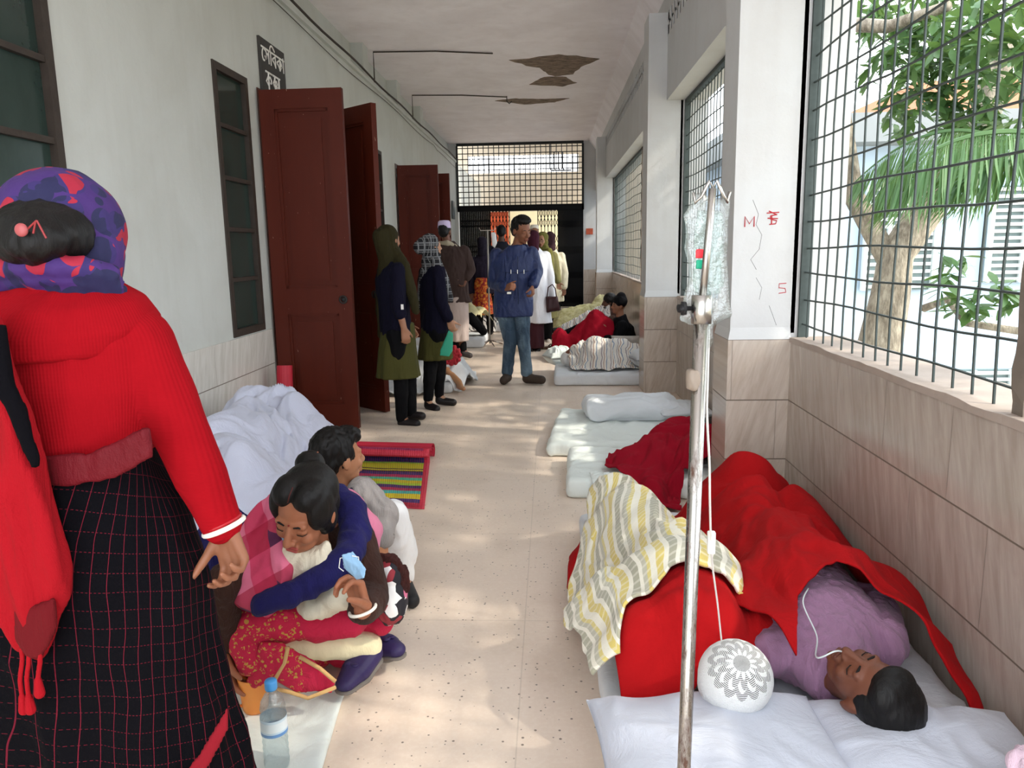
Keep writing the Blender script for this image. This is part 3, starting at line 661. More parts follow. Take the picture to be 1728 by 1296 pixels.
def figure(lab, J, s=1., face=(0, -1, 0), up=(0, 0, 1), skn='#8a5a40', vox=.009, hands=None, group=None, hs=1., base=None, ears=True, sm=3):
    """a person: one continuous body from the joints J; clothes and hair are added as children"""
    b0 = base if base else V((J['pel'].x, J['pel'].y, 0)); root = thing('person', lab, 'person', b0, group)
    bm = bmesh.new(); M = headm(J['head'], face, up, s*hs); head(bm, M, ears)
    cap(bm, M @ V((0, -.012, -.03)), J['neck'], .052*s, .056*s); torso(bm, J, s); arms(bm, J, s); legs(bm, J, s); feet(bm, J, s)
    for q in 'lr':
        if 'w'+q in J and 'e'+q in J:
            d = (J['w'+q]-J['e'+q]).normalized(); hd = (hands or {}).get(q, {})
            d2 = V(hd.get('d', d)); n = V(hd.get('n', (0, -1, 0) if abs(d.y) < .8 else (0, 0, -1))); tt = V(hd.get('t', (0, -1, .2)))
            hand(bm, J['w'+q], d2, n, tt, hd.get('curl', (.45, .6, .5)), s*hd.get('s', 1.), curls=hd.get('curls'), thumb=hd.get('thumb', .3), spread=hd.get('spread', .12))
    obj('body', blob(bm, vox, sm), skin(skn), root); return root, M
def joints(y0, **k):
    J = {}
    for n, v in k.items(): J[n] = v if isinstance(v, Vector) else at(v[0], v[1], y=y0+(v[2] if len(v) > 2 else 0))
    return J
def hair_cap(root, M, mat=None, back=.0, low=0., vox=.006, wr=.004, extra=None, inf=0.):
    bm = bmesh.new(); s = M.to_scale()[0]; R = M.to_3x3().normalized()
    ell(bm, M @ V((0, -.026-back, .042)), [q*s for q in (.080+inf, .090+inf, .084+inf)], R); ell(bm, M @ V((0, -.055-back, .0-low)), [q*s for q in (.070+inf, .055+inf, .075+inf)], R)
    for c, r in extra or []: ell(bm, M @ V(c), [q*s for q in r], R)
    return part('hair', bm, mat or M_hair, root, vox, 3, wr, 40.)
def shoes(root, J, s=1., mat=None, sides='lr', name='shoe', inf=.008):
    for q in sides:
        if 't'+q not in J: continue
        bm = bmesh.new(); T_, A_ = J['t'+q], J['a'+q]; A2 = V((A_.x, A_.y, max(T_.z, A_.z-.05*s))); cap(bm, A2, T_, .034*s+inf, .029*s+inf); cap(bm, A2.lerp(A_, .45), A2.lerp(T_, .6), .033*s+inf, .02*s+inf)
        part(name, bm, mat, root, .007, 3)
def slab(name, pts, th, mat, root=None, voxel=.006, wr=.008, ws=14., wdir=None, bulge=.0, label=None):
    """a hanging cloth: outline of points in space (each at its own depth), given thickness, swell and creases"""
    pts = [V(p) for p in pts]; bm = bmesh.new(); c = sum(pts, V())/len(pts); n = V()
    for i in range(len(pts)): n += (pts[i]-c).cross(pts[(i+1) % len(pts)]-c)
    n.normalize(); R = []
    for k, z in ((.0, -th), (.9, -th*.7), (1, 0), (.9, th*.7)): R.append([bm.verts.new(c+(p-c)*(k if k else .6)+n*(z-(bulge if k < .95 else 0)*(1 if z < 0 else 0)*.6)) for p in pts])
    bm.faces.new(R[0][::-1])
    for A, B in zip(R, R[1:]):
        for k in range(len(pts)): bm.faces.new((A[k], A[(k+1) % len(pts)], B[(k+1) % len(pts)], B[k]))
    bm.faces.new(R[-1]); me = blob(bm, voxel, 3, wr, ws, wdir); return obj(name, me, mat, root, label=label)
# ---- cloth laid over things
def height_grid(x0, x1, y0, y1, sup, slope, dx=.012, floor=0., smooth=4):
    nx, ny = int((x1-x0)/dx)+1, int((y1-y0)/dx)+1; X, Y = np.meshgrid(np.linspace(x0, x1, nx), np.linspace(y0, y1, ny), indexing='ij'); H_ = np.full((nx, ny), floor, float)
    for q in sup:
        if q[0] == 'b':
            _, a, b, c, d, z = q; m = np.minimum(np.minimum(X-a, b-X), np.minimum(Y-c, d-Y)); H_ = np.maximum(H_, np.where(m > 0, z-.03*np.exp(-np.maximum(m, 0)/.02), floor))
        elif q[0] == 'e':
            _, cx, cy, cz, rx, ry, rz = q[:7]; r = 1-((X-cx)/rx)**2-((Y-cy)/ry)**2; H_ = np.maximum(H_, np.where(r > 0, cz+rz*np.sqrt(np.maximum(r, 0)), floor))
        else:
            _, a, b, r0, r1 = q; ax, ay, az = a; bx_, by, bz = b; L2 = (bx_-ax)**2+(by-ay)**2+1e-9; t_ = np.clip(((X-ax)*(bx_-ax)+(Y-ay)*(by-ay))/L2, 0, 1)
            r = r0+(r1-r0)*t_; d2 = (X-ax-t_*(bx_-ax))**2+(Y-ay-t_*(by-ay))**2; H_ = np.maximum(H_, np.where(d2 < r*r, az+(bz-az)*t_+np.sqrt(np.maximum(r*r-d2, 0)), floor))
    for k in range(int(.5/dx)):
        n0 = H_.copy()
        for sx, sy in ((1, 0), (-1, 0), (0, 1), (0, -1), (1, 1), (1, -1), (-1, 1), (-1, -1)):
            S = np.roll(np.roll(n0, sx, 0), sy, 1)
            if sx == 1: S[0] = floor
            if sx == -1: S[-1] = floor
            if sy == 1: S[:, 0] = floor
            if sy == -1: S[:, -1] = floor
            H_ = np.maximum(H_, S-slope*dx*math.hypot(sx, sy))
        if np.abs(H_-n0).max() < 1e-5: break
    for k in range(smooth):
        Pd = np.pad(H_, 1, 'edge'); H_ = (Pd[:-2, 1:-1]+Pd[2:, 1:-1]+Pd[1:-1, :-2]+Pd[1:-1, 2:]+2*H_)/6
    return (x0, y0, dx, H_)
def hsample(g, x, y):
    x0, y0, dx, H_ = g; fx = np.clip((x-x0)/dx, 0, H_.shape[0]-1.001); fy = np.clip((y-y0)/dx, 0, H_.shape[1]-1.001); i, j = int(fx), int(fy); a, b = fx-i, fy-j
    return (H_[i, j]*(1-a)+H_[i+1, j]*a)*(1-b)+(H_[i, j+1]*(1-a)+H_[i+1, j+1]*a)*b
def poly(pts, n):
    pts = [V((p[0], p[1], 0)) for p in pts]; L = [0]
    for a, b in zip(pts, pts[1:]): L.append(L[-1]+(b-a).length)
    out = []
    for k in np.linspace(0, L[-1], n):
        i = min(len(pts)-2, max(0, int(np.searchsorted(L, k)-1))); out.append(pts[i].lerp(pts[i+1], (k-L[i])/max(1e-9, L[i+1]-L[i])))
    return out
def drape(name, bottom, right, top, left, sup, mat, root=None, slope=1.6, nu=110, nv=110, wr=.008, ws=7., th=.006, lift=.006, floor=0., wob=.012, sdir=(1, 1), smooth=4, label=None, dx=.012, seed=0):
    """cloth over supports: four boundary lines on the plan, the height follows what lies beneath with creases"""
    B, T_, L_, R_ = poly(bottom, nu), poly(top, nu), poly(left, nv), poly(right, nv); al = B+T_+L_+R_
    g = height_grid(min(p.x for p in al)-.08, max(p.x for p in al)+.08, min(p.y for p in al)-.08, max(p.y for p in al)+.08, sup, slope, dx, floor, smooth)
    co = np.zeros((nu, nv, 3)); so = V((seed*3.7+random.random(), 2, 1))
    for i in range(nu):
        u = i/(nu-1)
        for j in range(nv):
            v = j/(nv-1); q = B[i]*(1-v)+T_[i]*v+L_[j]*(1-u)+R_[j]*u-(B[0]*(1-u)*(1-v)+B[-1]*u*(1-v)+T_[0]*(1-u)*v+T_[-1]*u*v)
            e = max(0, 1-min(u, 1-u, v, 1-v)*8); q = q+V((noise.noise(q*9+so), noise.noise(q*9+so+V((5, 5, 0))), 0))*wob*e
            h = hsample(g, q.x, q.y); p3 = V((q.x*sdir[0], q.y*sdir[1], h*.8))*ws+so; w1 = noise.noise(p3); w0 = p3+V((noise.noise(p3*.6+V((3, 1, 0))), noise.noise(p3*.6), 0))*1.5
            a = (1-abs(noise.noise(w0))*3)*.9+(1-abs(noise.noise(w0*2.1))*3)*.35+w1*.5
            dh = wr*max(-.9, a); co[i, j] = (q.x+.5*wr*noise.noise(p3*1.3+V((8, 8, 8))), q.y+.5*wr*noise.noise(p3*1.3+V((1, 8, 3))), h+lift+max(dh, -.5*lift if h < .02 else -wr*1.2))
    du = np.zeros((nu, nv)); dv = np.zeros((nu, nv)); du[1:] = np.cumsum(np.linalg.norm(co[1:]-co[:-1], axis=2), 0); dv[:, 1:] = np.cumsum(np.linalg.norm(co[:, 1:]-co[:, :-1], axis=2), 1)
    du -= du[nu//2][None]; me = bpy.data.meshes.new(name); me.from_pydata(co.reshape(-1, 3).tolist(), [], [(i*nv+j, (i+1)*nv+j, (i+1)*nv+j+1, i*nv+j+1) for i in range(nu-1) for j in range(nv-1)])
    uv = me.uv_layers.new(name='UVMap'); idx = np.zeros(len(me.loops), int); me.loops.foreach_get('vertex_index', idx); uv.data.foreach_set('uv', np.stack([du.ravel()[idx], dv.ravel()[idx]], 1).ravel().astype(np.float32))
    me.polygons.foreach_set('use_smooth', [True]*len(me.polygons)); o = obj(name, me, mat, root, label=label)
    m = o.modifiers.new('thickness', 'SOLIDIFY'); m.thickness = th; m.offset = 1; return o
def cushion(bm_name, c, sx, sy, h, mat, rot=0., root=None, wr=.01, tilt=None, pw=2.6, ws=8., nn=60):
    """pillow with pinched corners"""
    n = nn; co = []; R = Matrix.Rotation(rot, 3, 'Z'); R = (tilt @ R) if tilt else R; so = V((random.random()*9, 0, 0)); fs = []
    for sgn in (1, -1):
        for i in range(n+1):
            for j in range(n+1):
                u, v = 2*i/n-1, 2*j/n-1; k = max(0, (1-abs(u)**pw))**.5*max(0, (1-abs(v)**pw))**.5
                x, y = u*sx*(1-.06*(1-v*v)*0+.0)*(1-.07*(1-abs(u))*0-.08*abs(v)**4*0-.06*(1-v*v)*abs(u)), v*sy*(1-.08*(1-u*u)*abs(v))
                q = V((x, y, 0)); a = 1-abs(noise.noise(V((x*ws, y*ws*.7, 3*sgn))+so+V((noise.noise(q*4), 0, 0))))*3
                co.append(V(c)+R @ V((x, y, sgn*(k*h*.5+.002)+(wr*a*min(1, k*2) if sgn > 0 else 0))))
    N_ = (n+1)**2
    for s_ in range(2):
        for i in range(n):
            for j in range(n):
                a = s_*N_+i*(n+1)+j; f = (a, a+n+1, a+n+2, a+1); fs.append(f if s_ == 0 else f[::-1])
    bd = [i*(n+1) for i in range(n+1)]+[n*(n+1)+j for j in range(1, n+1)]+[i*(n+1)+n for i in range(n-1, -1, -1)]+[j for j in range(n-1, 0, -1)]
    for a, b in zip(bd, bd[1:]+bd[:1]): fs.append((a, b, b+N_, a+N_))
    me = bpy.data.meshes.new(bm_name); me.from_pydata([tuple(p) for p in co], [], fs); me.polygons.foreach_set('use_smooth', [True]*len(me.polygons)); return obj(bm_name, me, mat, root)
def mattress(name, x0, x1, y0, y1, z0, z1, mat, rot=0., wr=.006, r=.035, ws=7., root=None):
    c = V(((x0+x1)/2, (y0+y1)/2, (z0+z1)/2)); bm = box(x0+r, x1-r, y0+r, y1-r, z0+r, z1-r) if z1-z0 > 2*r+.004 else box(x0+r, x1-r, y0+r, y1-r, c.z-.002, c.z+.002)
    rr = min(r, (z1-z0)/2-.001); bmesh.ops.subdivide_edges(bm, edges=bm.edges[:], cuts=1); bmesh.ops.bevel(bm, geom=[], offset=0) if 0 else None
    bm2 = bmesh.new(); bx(bm2, x0, x1, y0, y1, z0, z1); bmesh.ops.bevel(bm2, geom=bm2.edges[:], offset=rr*.9, segments=3, affect='EDGES', profile=.5); bm.free()
    me = blob(bm2, .014, 3)
    so = V((random.random()*9, 1, 1)); nr = [v.normal.copy() for v in me.vertices]
    for v, n in zip(me.vertices, nr):
        if v.co.z > z0+.01:
            p = v.co*ws+so; a = 1-abs(noise.noise(p+V((noise.noise(p*.5), noise.noise(p*.5+V((4, 4, 4))), 0))*1.6))*3; v.co += n*wr*a+V((noise.noise(v.co*3+so), noise.noise(v.co*3+so*2), 0))*.012
    if rot: me.transform(Matrix.Translation(c) @ Matrix.Rotation(rot, 4, 'Z') @ Matrix.Translation(-c))
    return obj(name, me, mat, root)
def attr_uv(me, c, X, D, name='wrap', R=.2):
    """wrap coordinates (round the body, along it) so a woven pattern follows the cloth"""
    X, D = V(X).normalized(), V(D).normalized(); U = X.cross(D).normalized(); a = me.attributes.new(name, 'FLOAT_VECTOR', 'POINT'); out = []
    for v in me.vertices:
        q = v.co-V(c); out += [math.atan2(q.dot(D), q.dot(X))*R, q.dot(U), 0.]
    a.data.foreach_set('vector', out)
def wrapped(t, name='wrap'):
    nd = t.n('Attribute'); nd.attribute_name = name; return nd.outputs['Vector']
def line(t, v, period, width, off=0.):
    f = t.math('FRACT', t.math('ADD', t.math('DIVIDE', v, period), off)); return t.math('LESS_THAN', t.math('ABSOLUTE', t.math('SUBTRACT', f, .5)), width/period/2)
def curve(P_, n=8):
    """smooth line through the points"""
    P_ = [V(p) for p in P_]; Z = [P_[0]]+P_+[P_[-1]]; out = []
    for i in range(1, len(Z)-2):
        a, b, c, d = Z[i-1:i+3]
        for k in range(n):
            u = k/n; out.append(.5*((2*b)+(c-a)*u+(2*a-5*b+4*c-d)*u*u+(3*b-a-3*c+d)*u**3))
    return out+[P_[-1]]
# ------------------------------------------------------------------ right row of beds
M_sheet = cloth('#d6dade', .3, .04, .85, 7.); M_sheet2 = cloth('#dfe6e2', .35, .05, .85, 7.); M_pilw = cloth('#c4c8d4', .3, .03, .85, 6.)
M_redb = cloth('#a31014', .45, .08, 1., 6., 300., .0); M_redd = cloth('#900e22', .45, .08, 1., 6., 300., .0)
G_m = 'mattresses laid on the floor along the sill wall'
bed1 = tag(mattress('mattress', .14, 1.17, 1.72, 3.62, 0, .11, M_sheet, .01), 'white sheeted mattress under the two patients lying nearest the camera', 'mattress', G_m)
p1 = tag(cushion('pillow', (.40, 1.66, .185), .30, .25, .15, M_pilw, .05, wr=.009), 'white pillow under the crocheted cap, left of the pair', 'pillow', 'pillows of the nearest patients')
p2 = tag(cushion('pillow', (.90, 1.64, .18), .26, .25, .13, M_pilw, -.08, wr=.009), 'white pillow under the dark-haired man beside the tiled wall', 'pillow', 'pillows of the nearest patients')
bed2 = tag(mattress('mattress', .10, 1.14, 4.12, 4.86, 0, .11, M_sheet2, -.04, .012, .03, 5.), 'empty greenish-white mattress with a heaped red blanket', 'mattress', G_m)
bed3 = tag(mattress('mattress', .02, 1.15, 4.98, 6.12, 0, .10, M_sheet2, -.08, .012, .03, 5.), 'empty greenish-white mattress with folded bedding at its far edge', 'mattress', G_m)
roll = tag(mattress('folded_bedding', .26, .98, 5.62, 6.05, .10, .25, M_sheet, .03, .014, .06, 6.), 'folded white bedding lying on the empty mattress', 'bedding')
tag(cushion('pillow', (1.0, 5.75, .17), .2, .22, .1, M_sheet, .1), 'flat white pillow beside the folded bedding', 'pillow')
tag(drape('towel', [(.22, 3.97), (.36, 3.97)], [(.36, 3.97), (.34, 4.2)], [(.22, 4.22), (.34, 4.2)], [(.22, 3.97), (.22, 4.22)], [('b', 0, 1, 4.11, 4.8, .12), ('e', .29, 4.08, .01, .07, .05, .05)], M_sheet2, None, 2.2, 30, 30, .012, 20), 'crumpled cloth at the near corner of the empty mattress', 'cloth')
# heaped red blanket
sup = [('b', .1, 1.14, 4.12, 4.86, .12), ('e', .9, 4.5, .1, .3, .3, .2), ('c', (.45, 4.35, .14), (.85, 4.75, .22), .08, .1), ('c', (.55, 4.0, .03), (.62, 4.4, .16), .06, .07), ('c', (1.0, 4.25, .15), (.7, 4.3, .15), .07, .06)]
rb = tag(drape('blanket', [(.50, 3.86), (.68, 3.86), (.74, 4.2), (1.17, 4.28)], [(1.17, 4.28), (1.18, 4.95)], [(.36, 4.6), (.6, 4.85), (1.18, 4.95)], [(.50, 3.86), (.44, 4.1), (.30, 4.3), (.36, 4.6)], sup, M_redd, None, 1.8, 130, 110, .030, 4.2, .008, .01), 'crimson blanket heaped on the second mattress', 'blanket', 'red blankets')
# --- patient with the crocheted cap
t = NT('crocheted_cap'); nd = wrapped(t); o3 = t.sep(nd); ang = o3[0]; rad = o3[1]
pet = t.math('ABSOLUTE', t.math('SINE', t.math('MULTIPLY', ang, 7.)))
tgt = t.math('ADD', .028, t.math('MULTIPLY', pet, .022)); ring2 = t.math('ADD', .062, t.math('MULTIPLY', t.math('ABSOLUTE', t.math('SINE', t.math('ADD', t.math('MULTIPLY', ang, 7.), .6))), .018))
inpet = t.math('MULTIPLY', t.math('LESS_THAN', t.math('ABSOLUTE', t.math('SUBTRACT', rad, tgt)), .011), 1.); inp2 = t.math('LESS_THAN', t.math('ABSOLUTE', t.math('SUBTRACT', rad, ring2)), .010)
core = t.math('LESS_THAN', rad, .020); m1 = t.math('MAXIMUM', t.math('MAXIMUM', inpet, inp2), core)
hatch = t.math('GREATER_THAN', t.math('SINE', t.math('ADD', t.math('MULTIPLY', rad, 1500.), t.math('MULTIPLY', ang, 8.))), .1); hatch2 = t.math('GREATER_THAN', t.math('SINE', t.math('MULTIPLY', ang, 60.)), .0)
hh = t.math('MULTIPLY', m1, t.math('MAXIMUM', t.math('MULTIPLY', hatch, t.math('GREATER_THAN', rad, .02)), t.math('MULTIPLY', hatch2, t.math('LESS_THAN', rad, .02))))
kn = t.voro(t.co(), 350.); t.bump(t.math('SUBTRACT', kn, hh), .6, .004); M_croch = t.done(t.mix(hh, '#e2e3e2', '#5d5a58'), .85)
def lying(lab, hd, neck, sl, sr, pel, kn_, an, s=1., face=(0, 0, 1), up=(0, -1, 0), skn='#7a4c36', w=.16, extra=None, vox=.008, **k):
    J = dict(head=V(hd), neck=V(neck), sl=V(sl), sr=V(sr), pel=V(pel)); X = (J['sr']-J['sl']).normalized()
    for q, sg_ in (('l', -1), ('r', 1)):
        J['h'+q] = J['pel']+X*sg_*.09*s; J['k'+q] = V(kn_)+X*sg_*.08*s; J['a'+q] = V(an)+X*sg_*.06*s; J['t'+q] = J['a'+q]+V((0, .10, .0))*s
    if extra: J.update(extra)
    r, M = figure(lab, J, s, face, up, skn, vox, base=V((J['pel'].x, J['pel'].y, J['pel'].z-.1)), **k); return r, M, J
pA, MA, JA = lying('person lying under striped and red blankets wearing a white crocheted skullcap', (.465, 1.83, .285), (.47, 1.99, .24), (.30, 2.07, .24), (.62, 2.10, .24), (.46, 2.62, .22), (.36, 3.05, .25), (.38, 3.42, .2), .96, (-.1, .55, .83), (.02, -.8, .55), hs=.88, extra=dict(el=V((.2, 2.35, .2)), wl=V((.36, 2.5, .22)), er=V((.68, 2.38, .2)), wr=V((.55, 2.5, .22))))
bm = bmesh.new(); s_ = 1.0
cc = JA['head']+V((0, -.02, .025)); ax = V((0.0, -.62, .78)).normalized()
ell(bm, cc, .095); cap(bm, cc-ax*.01, cc-ax*.05, .095, .09); me = blob(bm, .004, 4); U_ = ax; X_ = V((1, 0, 0)); D_ = U_.cross(X_)
a_ = me.attributes.new('wrap', 'FLOAT_VECTOR', 'POINT'); out = []
for v in me.vertices:
    q = v.co-cc; hgt = q.dot(U_); rr = math.hypot(q.dot(X_), q.dot(D_)); out += [math.atan2(q.dot(D_), q.dot(X_)), math.atan2(rr, hgt)*.09 if hgt > -.09 else .2, 0]
a_.data.foreach_set('vector', out); obj('skullcap', me, M_croch, pA)
bm = bmesh.new(); torso(bm, JA, .96, .012, .05); arms(bm, JA, .96, .012); part('shirt', bm, cloth('#b9b2a8', .3), pA, .009, 3, .006, 14.)
# --- patient under the red blanket
pB, MB_, JB = lying('person with short black hair asleep under the large red blanket, mauve shirt', (.80, 1.80, .29), (.79, 1.96, .225), (.62, 2.05, .24), (.97, 2.12, .24), (.86, 2.72, .23), (.92, 3.12, .25), (.93, 3.42, .17), 1.0, (-.42, .02, .9), (.45, -.85, .1), '#6b3f2d', vox=.005, extra=dict(el=V((.60, 2.35, .2)), wl=V((.76, 2.5, .22)), er=V((1.06, 2.4, .22)), wr=V((.94, 2.5, .22))), sm=4)
features(pB, MB_, mouth='#5c3227'); hair_cap(pB, MB_, None, .004, 0, .005, .002, [((0, .012, .075), (.070, .062, .045))], inf=.004)
bm = bmesh.new(); torso(bm, JB, 1.03, .022, .05); arms(bm, JB, 1., .024, end=.75); part('shirt', bm, cloth('#8f6b86', .5, .1, .9, 14.), pB, .007, 3, .009, 16., label='mauve shirt')
obj('feeding_tube', tb(curve([MB_ @ V((-.01, .106, -.032)), MB_ @ V((-.03, .12, -.03)), MB_ @ V((-.06, .11, -.07)), V((.73, 1.99, .33)), V((.72, 2.08, .38)), V((.76, 2.16, .39))]), .0022, 6), plain('#cdd6d6', .3), pB, True, label='thin clear tube from the nose')
bodyB = [('b', .14, 1.17, 1.72, 3.62, .11), ('c', (.83, 2.18, .27), (.86, 2.75, .26), .15, .14), ('e', .85, 2.35, .3, .2, .25, .14), ('c', (.80, 2.7, .22), (.84, 3.12, .33), .1, .09), ('c', (.84, 3.12, .33), (.86, 3.45, .2), .08, .07), ('c', (1.02, 2.75, .22), (1.03, 3.15, .28), .09, .08), ('e', .90, 3.44, .2, .16, .16, .24), ('e', 1.04, 2.2, .2, .1, .25, .12), ('c', (.63, 2.04, .26), (.60, 2.4, .24), .11, .1), ('c', (.97, 2.1, .26), (1.06, 2.4, .24), .11, .1)]
tag(drape('blanket', [(.52, 2.16), (.66, 1.93), (.72, 2.12), (.86, 2.2), (1.0, 2.14), (1.17, 1.82)], [(1.16, 1.85), (1.185, 3.2), (1.15, 3.58)], [(.50, 3.52), (.8, 3.70), (1.15, 3.58)], [(.52, 2.16), (.52, 2.6), (.44, 3.2), (.50, 3.52)], bodyB, M_redb, None, 1.25, 150, 150, .020, 3.8, .007, .012, smooth=7), 'large red blanket covering the sleeping man beside the tiled wall', 'blanket', 'red blankets')
bodyA = [('b', .14, 1.17, 1.72, 3.62, .11), ('c', (.42, 2.12, .25), (.44, 2.6, .24), .15, .14), ('c', (.40, 2.6, .24), (.33, 3.05, .27), .12, .10), ('c', (.33, 3.05, .27), (.34, 3.38, .2), .09, .08), ('c', (.28, 2.08, .25), (.2, 2.35, .22), .09, .08), ('c', (.63, 2.12, .24), (.68, 2.38, .2), .07, .07)]
tag(drape('blanket', [(.19, 1.86), (.38, 1.90), (.47, 1.955), (.56, 1.98), (.66, 2.06)], [(.66, 2.06), (.62, 2.7), (.5, 3.3)], [(.08, 3.22), (.3, 3.45), (.5, 3.3)], [(.19, 1.86), (.16, 2.3), (.06, 2.9), (.08, 3.22)], bodyA, M_redb, None, 1.5, 100, 110, .012, 5, .006, .02, smooth=5), 'red blanket under the striped one on the capped patient', 'blanket', 'red blankets')
t = NT('striped_fleece'); uvn = t.n('TexCoord'); u_, v_, _ = t.sep(uvn.outputs['UV'])
vv = t.math('ADD', u_, t.math('MULTIPLY', t.noise(uvn.outputs['UV'], 3., 2.), .03)); f = t.math('FRACT', t.math('DIVIDE', vv, .15))
c = t.ramp(f, [(0, '#e9e4d2'), (.18, '#d9c46a'), (.38, '#e9e4d2'), (.50, '#a9a68f'), (.68, '#e9e4d2'), (.78, '#bdb9a4'), (.9, '#d8c878')], 'CONSTANT')
c2 = t.math('MULTIPLY', line(t, v_, .03, .009), .35); c = t.mix(c2, c, '#efeadb'); t.bump(t.math('ADD', t.noise(uvn.outputs['UV'], 300.), t.math('MULTIPLY', t.noise(uvn.outputs['UV'], 22., 4.), 1.5)), .5, .008); M_fleece = t.done(c, .95); t.b.inputs['Sheen Weight'].default_value = .3
supA = bodyA+[('e', .42, 2.3, .27, .2, .2, .16), ('e', .30, 3.36, .18, .12, .12, .15)]
tag(drape('blanket', [(.12, 1.98), (.18, 1.98), (.22, 2.1), (.42, 2.20), (.57, 2.16)], [(.57, 2.16), (.60, 2.55), (.54, 3.05), (.5, 3.3)], [(.18, 3.5), (.34, 3.56), (.5, 3.3)], [(.12, 1.98), (.04, 2.35), (.06, 2.75), (.16, 3.1), (.18, 3.5)], supA, M_fleece, None, 1.35, 150, 150, .018, 5.5, .009, .048, wob=.02, smooth=5), 'yellow, grey and cream striped fleece blanket over the capped patient', 'blanket')
bm = bmesh.new(); ell(bm, (1.02, 1.42, .33), (.09, .07, .075)); ell(bm, (1.10, 1.40, .3), (.09, .07, .06)); cap(bm, (.96, 1.44, .35), (1.15, 1.40, .36), .03, .03)
tag(obj('towel', blob(bm, .006, 3, .008, 22.), cloth('#e6c9da', .5, .05, .95, 20.)), 'pale pink fluffy towel at the bottom right corner', 'towel')
tag(cushion('pillow', (1.02, 1.44, .2), .22, .14, .14, M_pilw, 0, wr=.006), 'white pillow under the pink towel', 'pillow', 'pillows of the nearest patients')
# --- drip stand
st = thing('drip_stand', 'rusty chromed drip stand with a bag, in front of the beds', 'drip stand', (at(1155, 1296, y=1.3).x, 1.3, 0))
A0 = at(1153, 1330, y=1.3); A1 = at(1184, 520, y=1.3); A2 = at(1203, 318, y=1.3); x0 = A0.x
t = NT('rusty_chrome'); p = t.co(); rz = t.sep(p)[2]; n1 = t.noise(t.mp(p, (1, 1, .3)), 40., 5., .7); f = t.ramp(t.math('ADD', n1, t.math('MULTIPLY', t.math('SUBTRACT', .9, rz), .08)), [(.5, '#000000'), (.66, '#ffffff')])
c = t.mix(f, '#a9a59f', '#54382b'); M_rust = t.done(c, t.math('ADD', .25, t.math('MULTIPLY', f, .5)), t.math('SUBTRACT', 1., t.math('MULTIPLY', f, .9)), .5)
M_chrome = plain('#b5b3ae', .25, .1, 20., metal=1.)
foot = V((x0-.012, 1.3, .06)); obj('pole', tb([foot, A0, A1], .0125, 20), M_rust, st, True); obj('inner_pole', tb([A1, A2], .0062, 14), M_chrome, st, True)
dU = (A1-A0).normalized(); cl = bmesh.new(); lathe(cl, [(0, -.026), (.017, -.026), (.0175, -.004), (.0175, .0), (.0175, .022), (.0, .022)], A1, 24, dU); col_ = obj('collar', cl, M_chrome, st, True)
kb = bmesh.new(); lathe(kb, [(0, .014), (.004, .014), (.004, .026), (.011, .026), (.012, .034), (.0, .034)], A1, 16, (-1, 0, 0)); lathe(kb, [(0, .032), (.02, .032), (.02, .039), (0, .039)], A1, 16, (-1, 0, 0), 1., .35); obj('knob', kb, M_dark, st, True)
top = A2
for sg_ in (-1, 1): obj('hook', tb([top, top+V((sg_*.006, 0, .012)), top+V((sg_*.018, .0, -.012)), top+V((sg_*.026, .01, -.022)), top+V((sg_*.03, .01, -.005))], .0028, 8), M_chrome, st, True)
for k in range(5):
    a = 2*PI*k/5+.3; d = V((math.cos(a), math.sin(a), 0)); e = foot+d*.21; lg = obj('leg', tb([foot, foot+d*.1+V((0, 0, -.005)), V((e.x, e.y, .035))], .009, 8), M_rust, st, True)
    w_ = bmesh.new(); lathe(w_, [(0, -.008), (.02, -.008), (.021, 0), (.02, .008), (0, .008)], (e.x, e.y, .021), 14, (-d.y, d.x, 0)); obj('caster', w_, M_dark, lg, True)
# tape round the pole
bm = bmesh.new(); q = at(1172, 640, y=1.3); lathe(bm, [(.0, -.02), (.0135, -.016), (.0148, 0), (.0135, .016), (0, .02)], q, 16, dU); part('tape', bm, plain('#8a7d70', .5, .2), st, .003, 1, .002, 60.)
# drip bag
def mk_clear(name, tint, rough, alpha):
    t = NT(name); g_ = t.n('BsdfGlass'); g_.inputs['Roughness'].default_value = rough; g_.inputs['IOR'].default_value = 1.15; t.put(g_.inputs[0], srgb(tint)); tr = t.n('BsdfTransparent'); t.put(tr.inputs[0], srgb(tint)); mx = t.n('MixShader'); mx.inputs[0].default_value = alpha
    gl = t.n('BsdfGlossy'); gl.inputs['Roughness'].default_value = .15; mx2 = t.n('MixShader'); mx2.inputs[0].default_value = .14
    b = t.n('Bump'); t.put(b.inputs['Height'], t.noise(t.co(), 60., 4., .6)); b.inputs['Strength'].default_value = .6; b.inputs['Distance'].default_value = .01; t.t.links.new(b.outputs[0], gl.inputs['Normal']); t.t.links.new(b.outputs[0], g_.inputs['Normal'])
    t.t.links.new(tr.outputs[0], mx.inputs[1]); t.t.links.new(g_.outputs[0], mx.inputs[2]); t.t.links.new(mx.outputs[0], mx2.inputs[1]); t.t.links.new(gl.outputs[0], mx2.inputs[2]); t.t.links.new(mx2.outputs[0], t.t.nodes['Material Output'].inputs[0]); return t.m
M_clear = mk_clear('clear_plastic', '#f5f9f8', .1, .25); M_inner = mk_clear('clear_fluid_bag', '#eaf3f0', .05, .3)
yb = 1.33; outp = [(1176, 322), (1200, 330), (1230, 332), (1228, 370), (1226, 420), (1230, 480), (1236, 535), (1215, 548), (1190, 560), (1160, 552), (1148, 540), (1160, 480), (1158, 420), (1152, 360), (1165, 345)]
bag = thing('drip_bag', 'clear plastic drip bag in a crinkled wrapper hung on the stand hook', 'drip bag', at(1195, 440, y=yb))
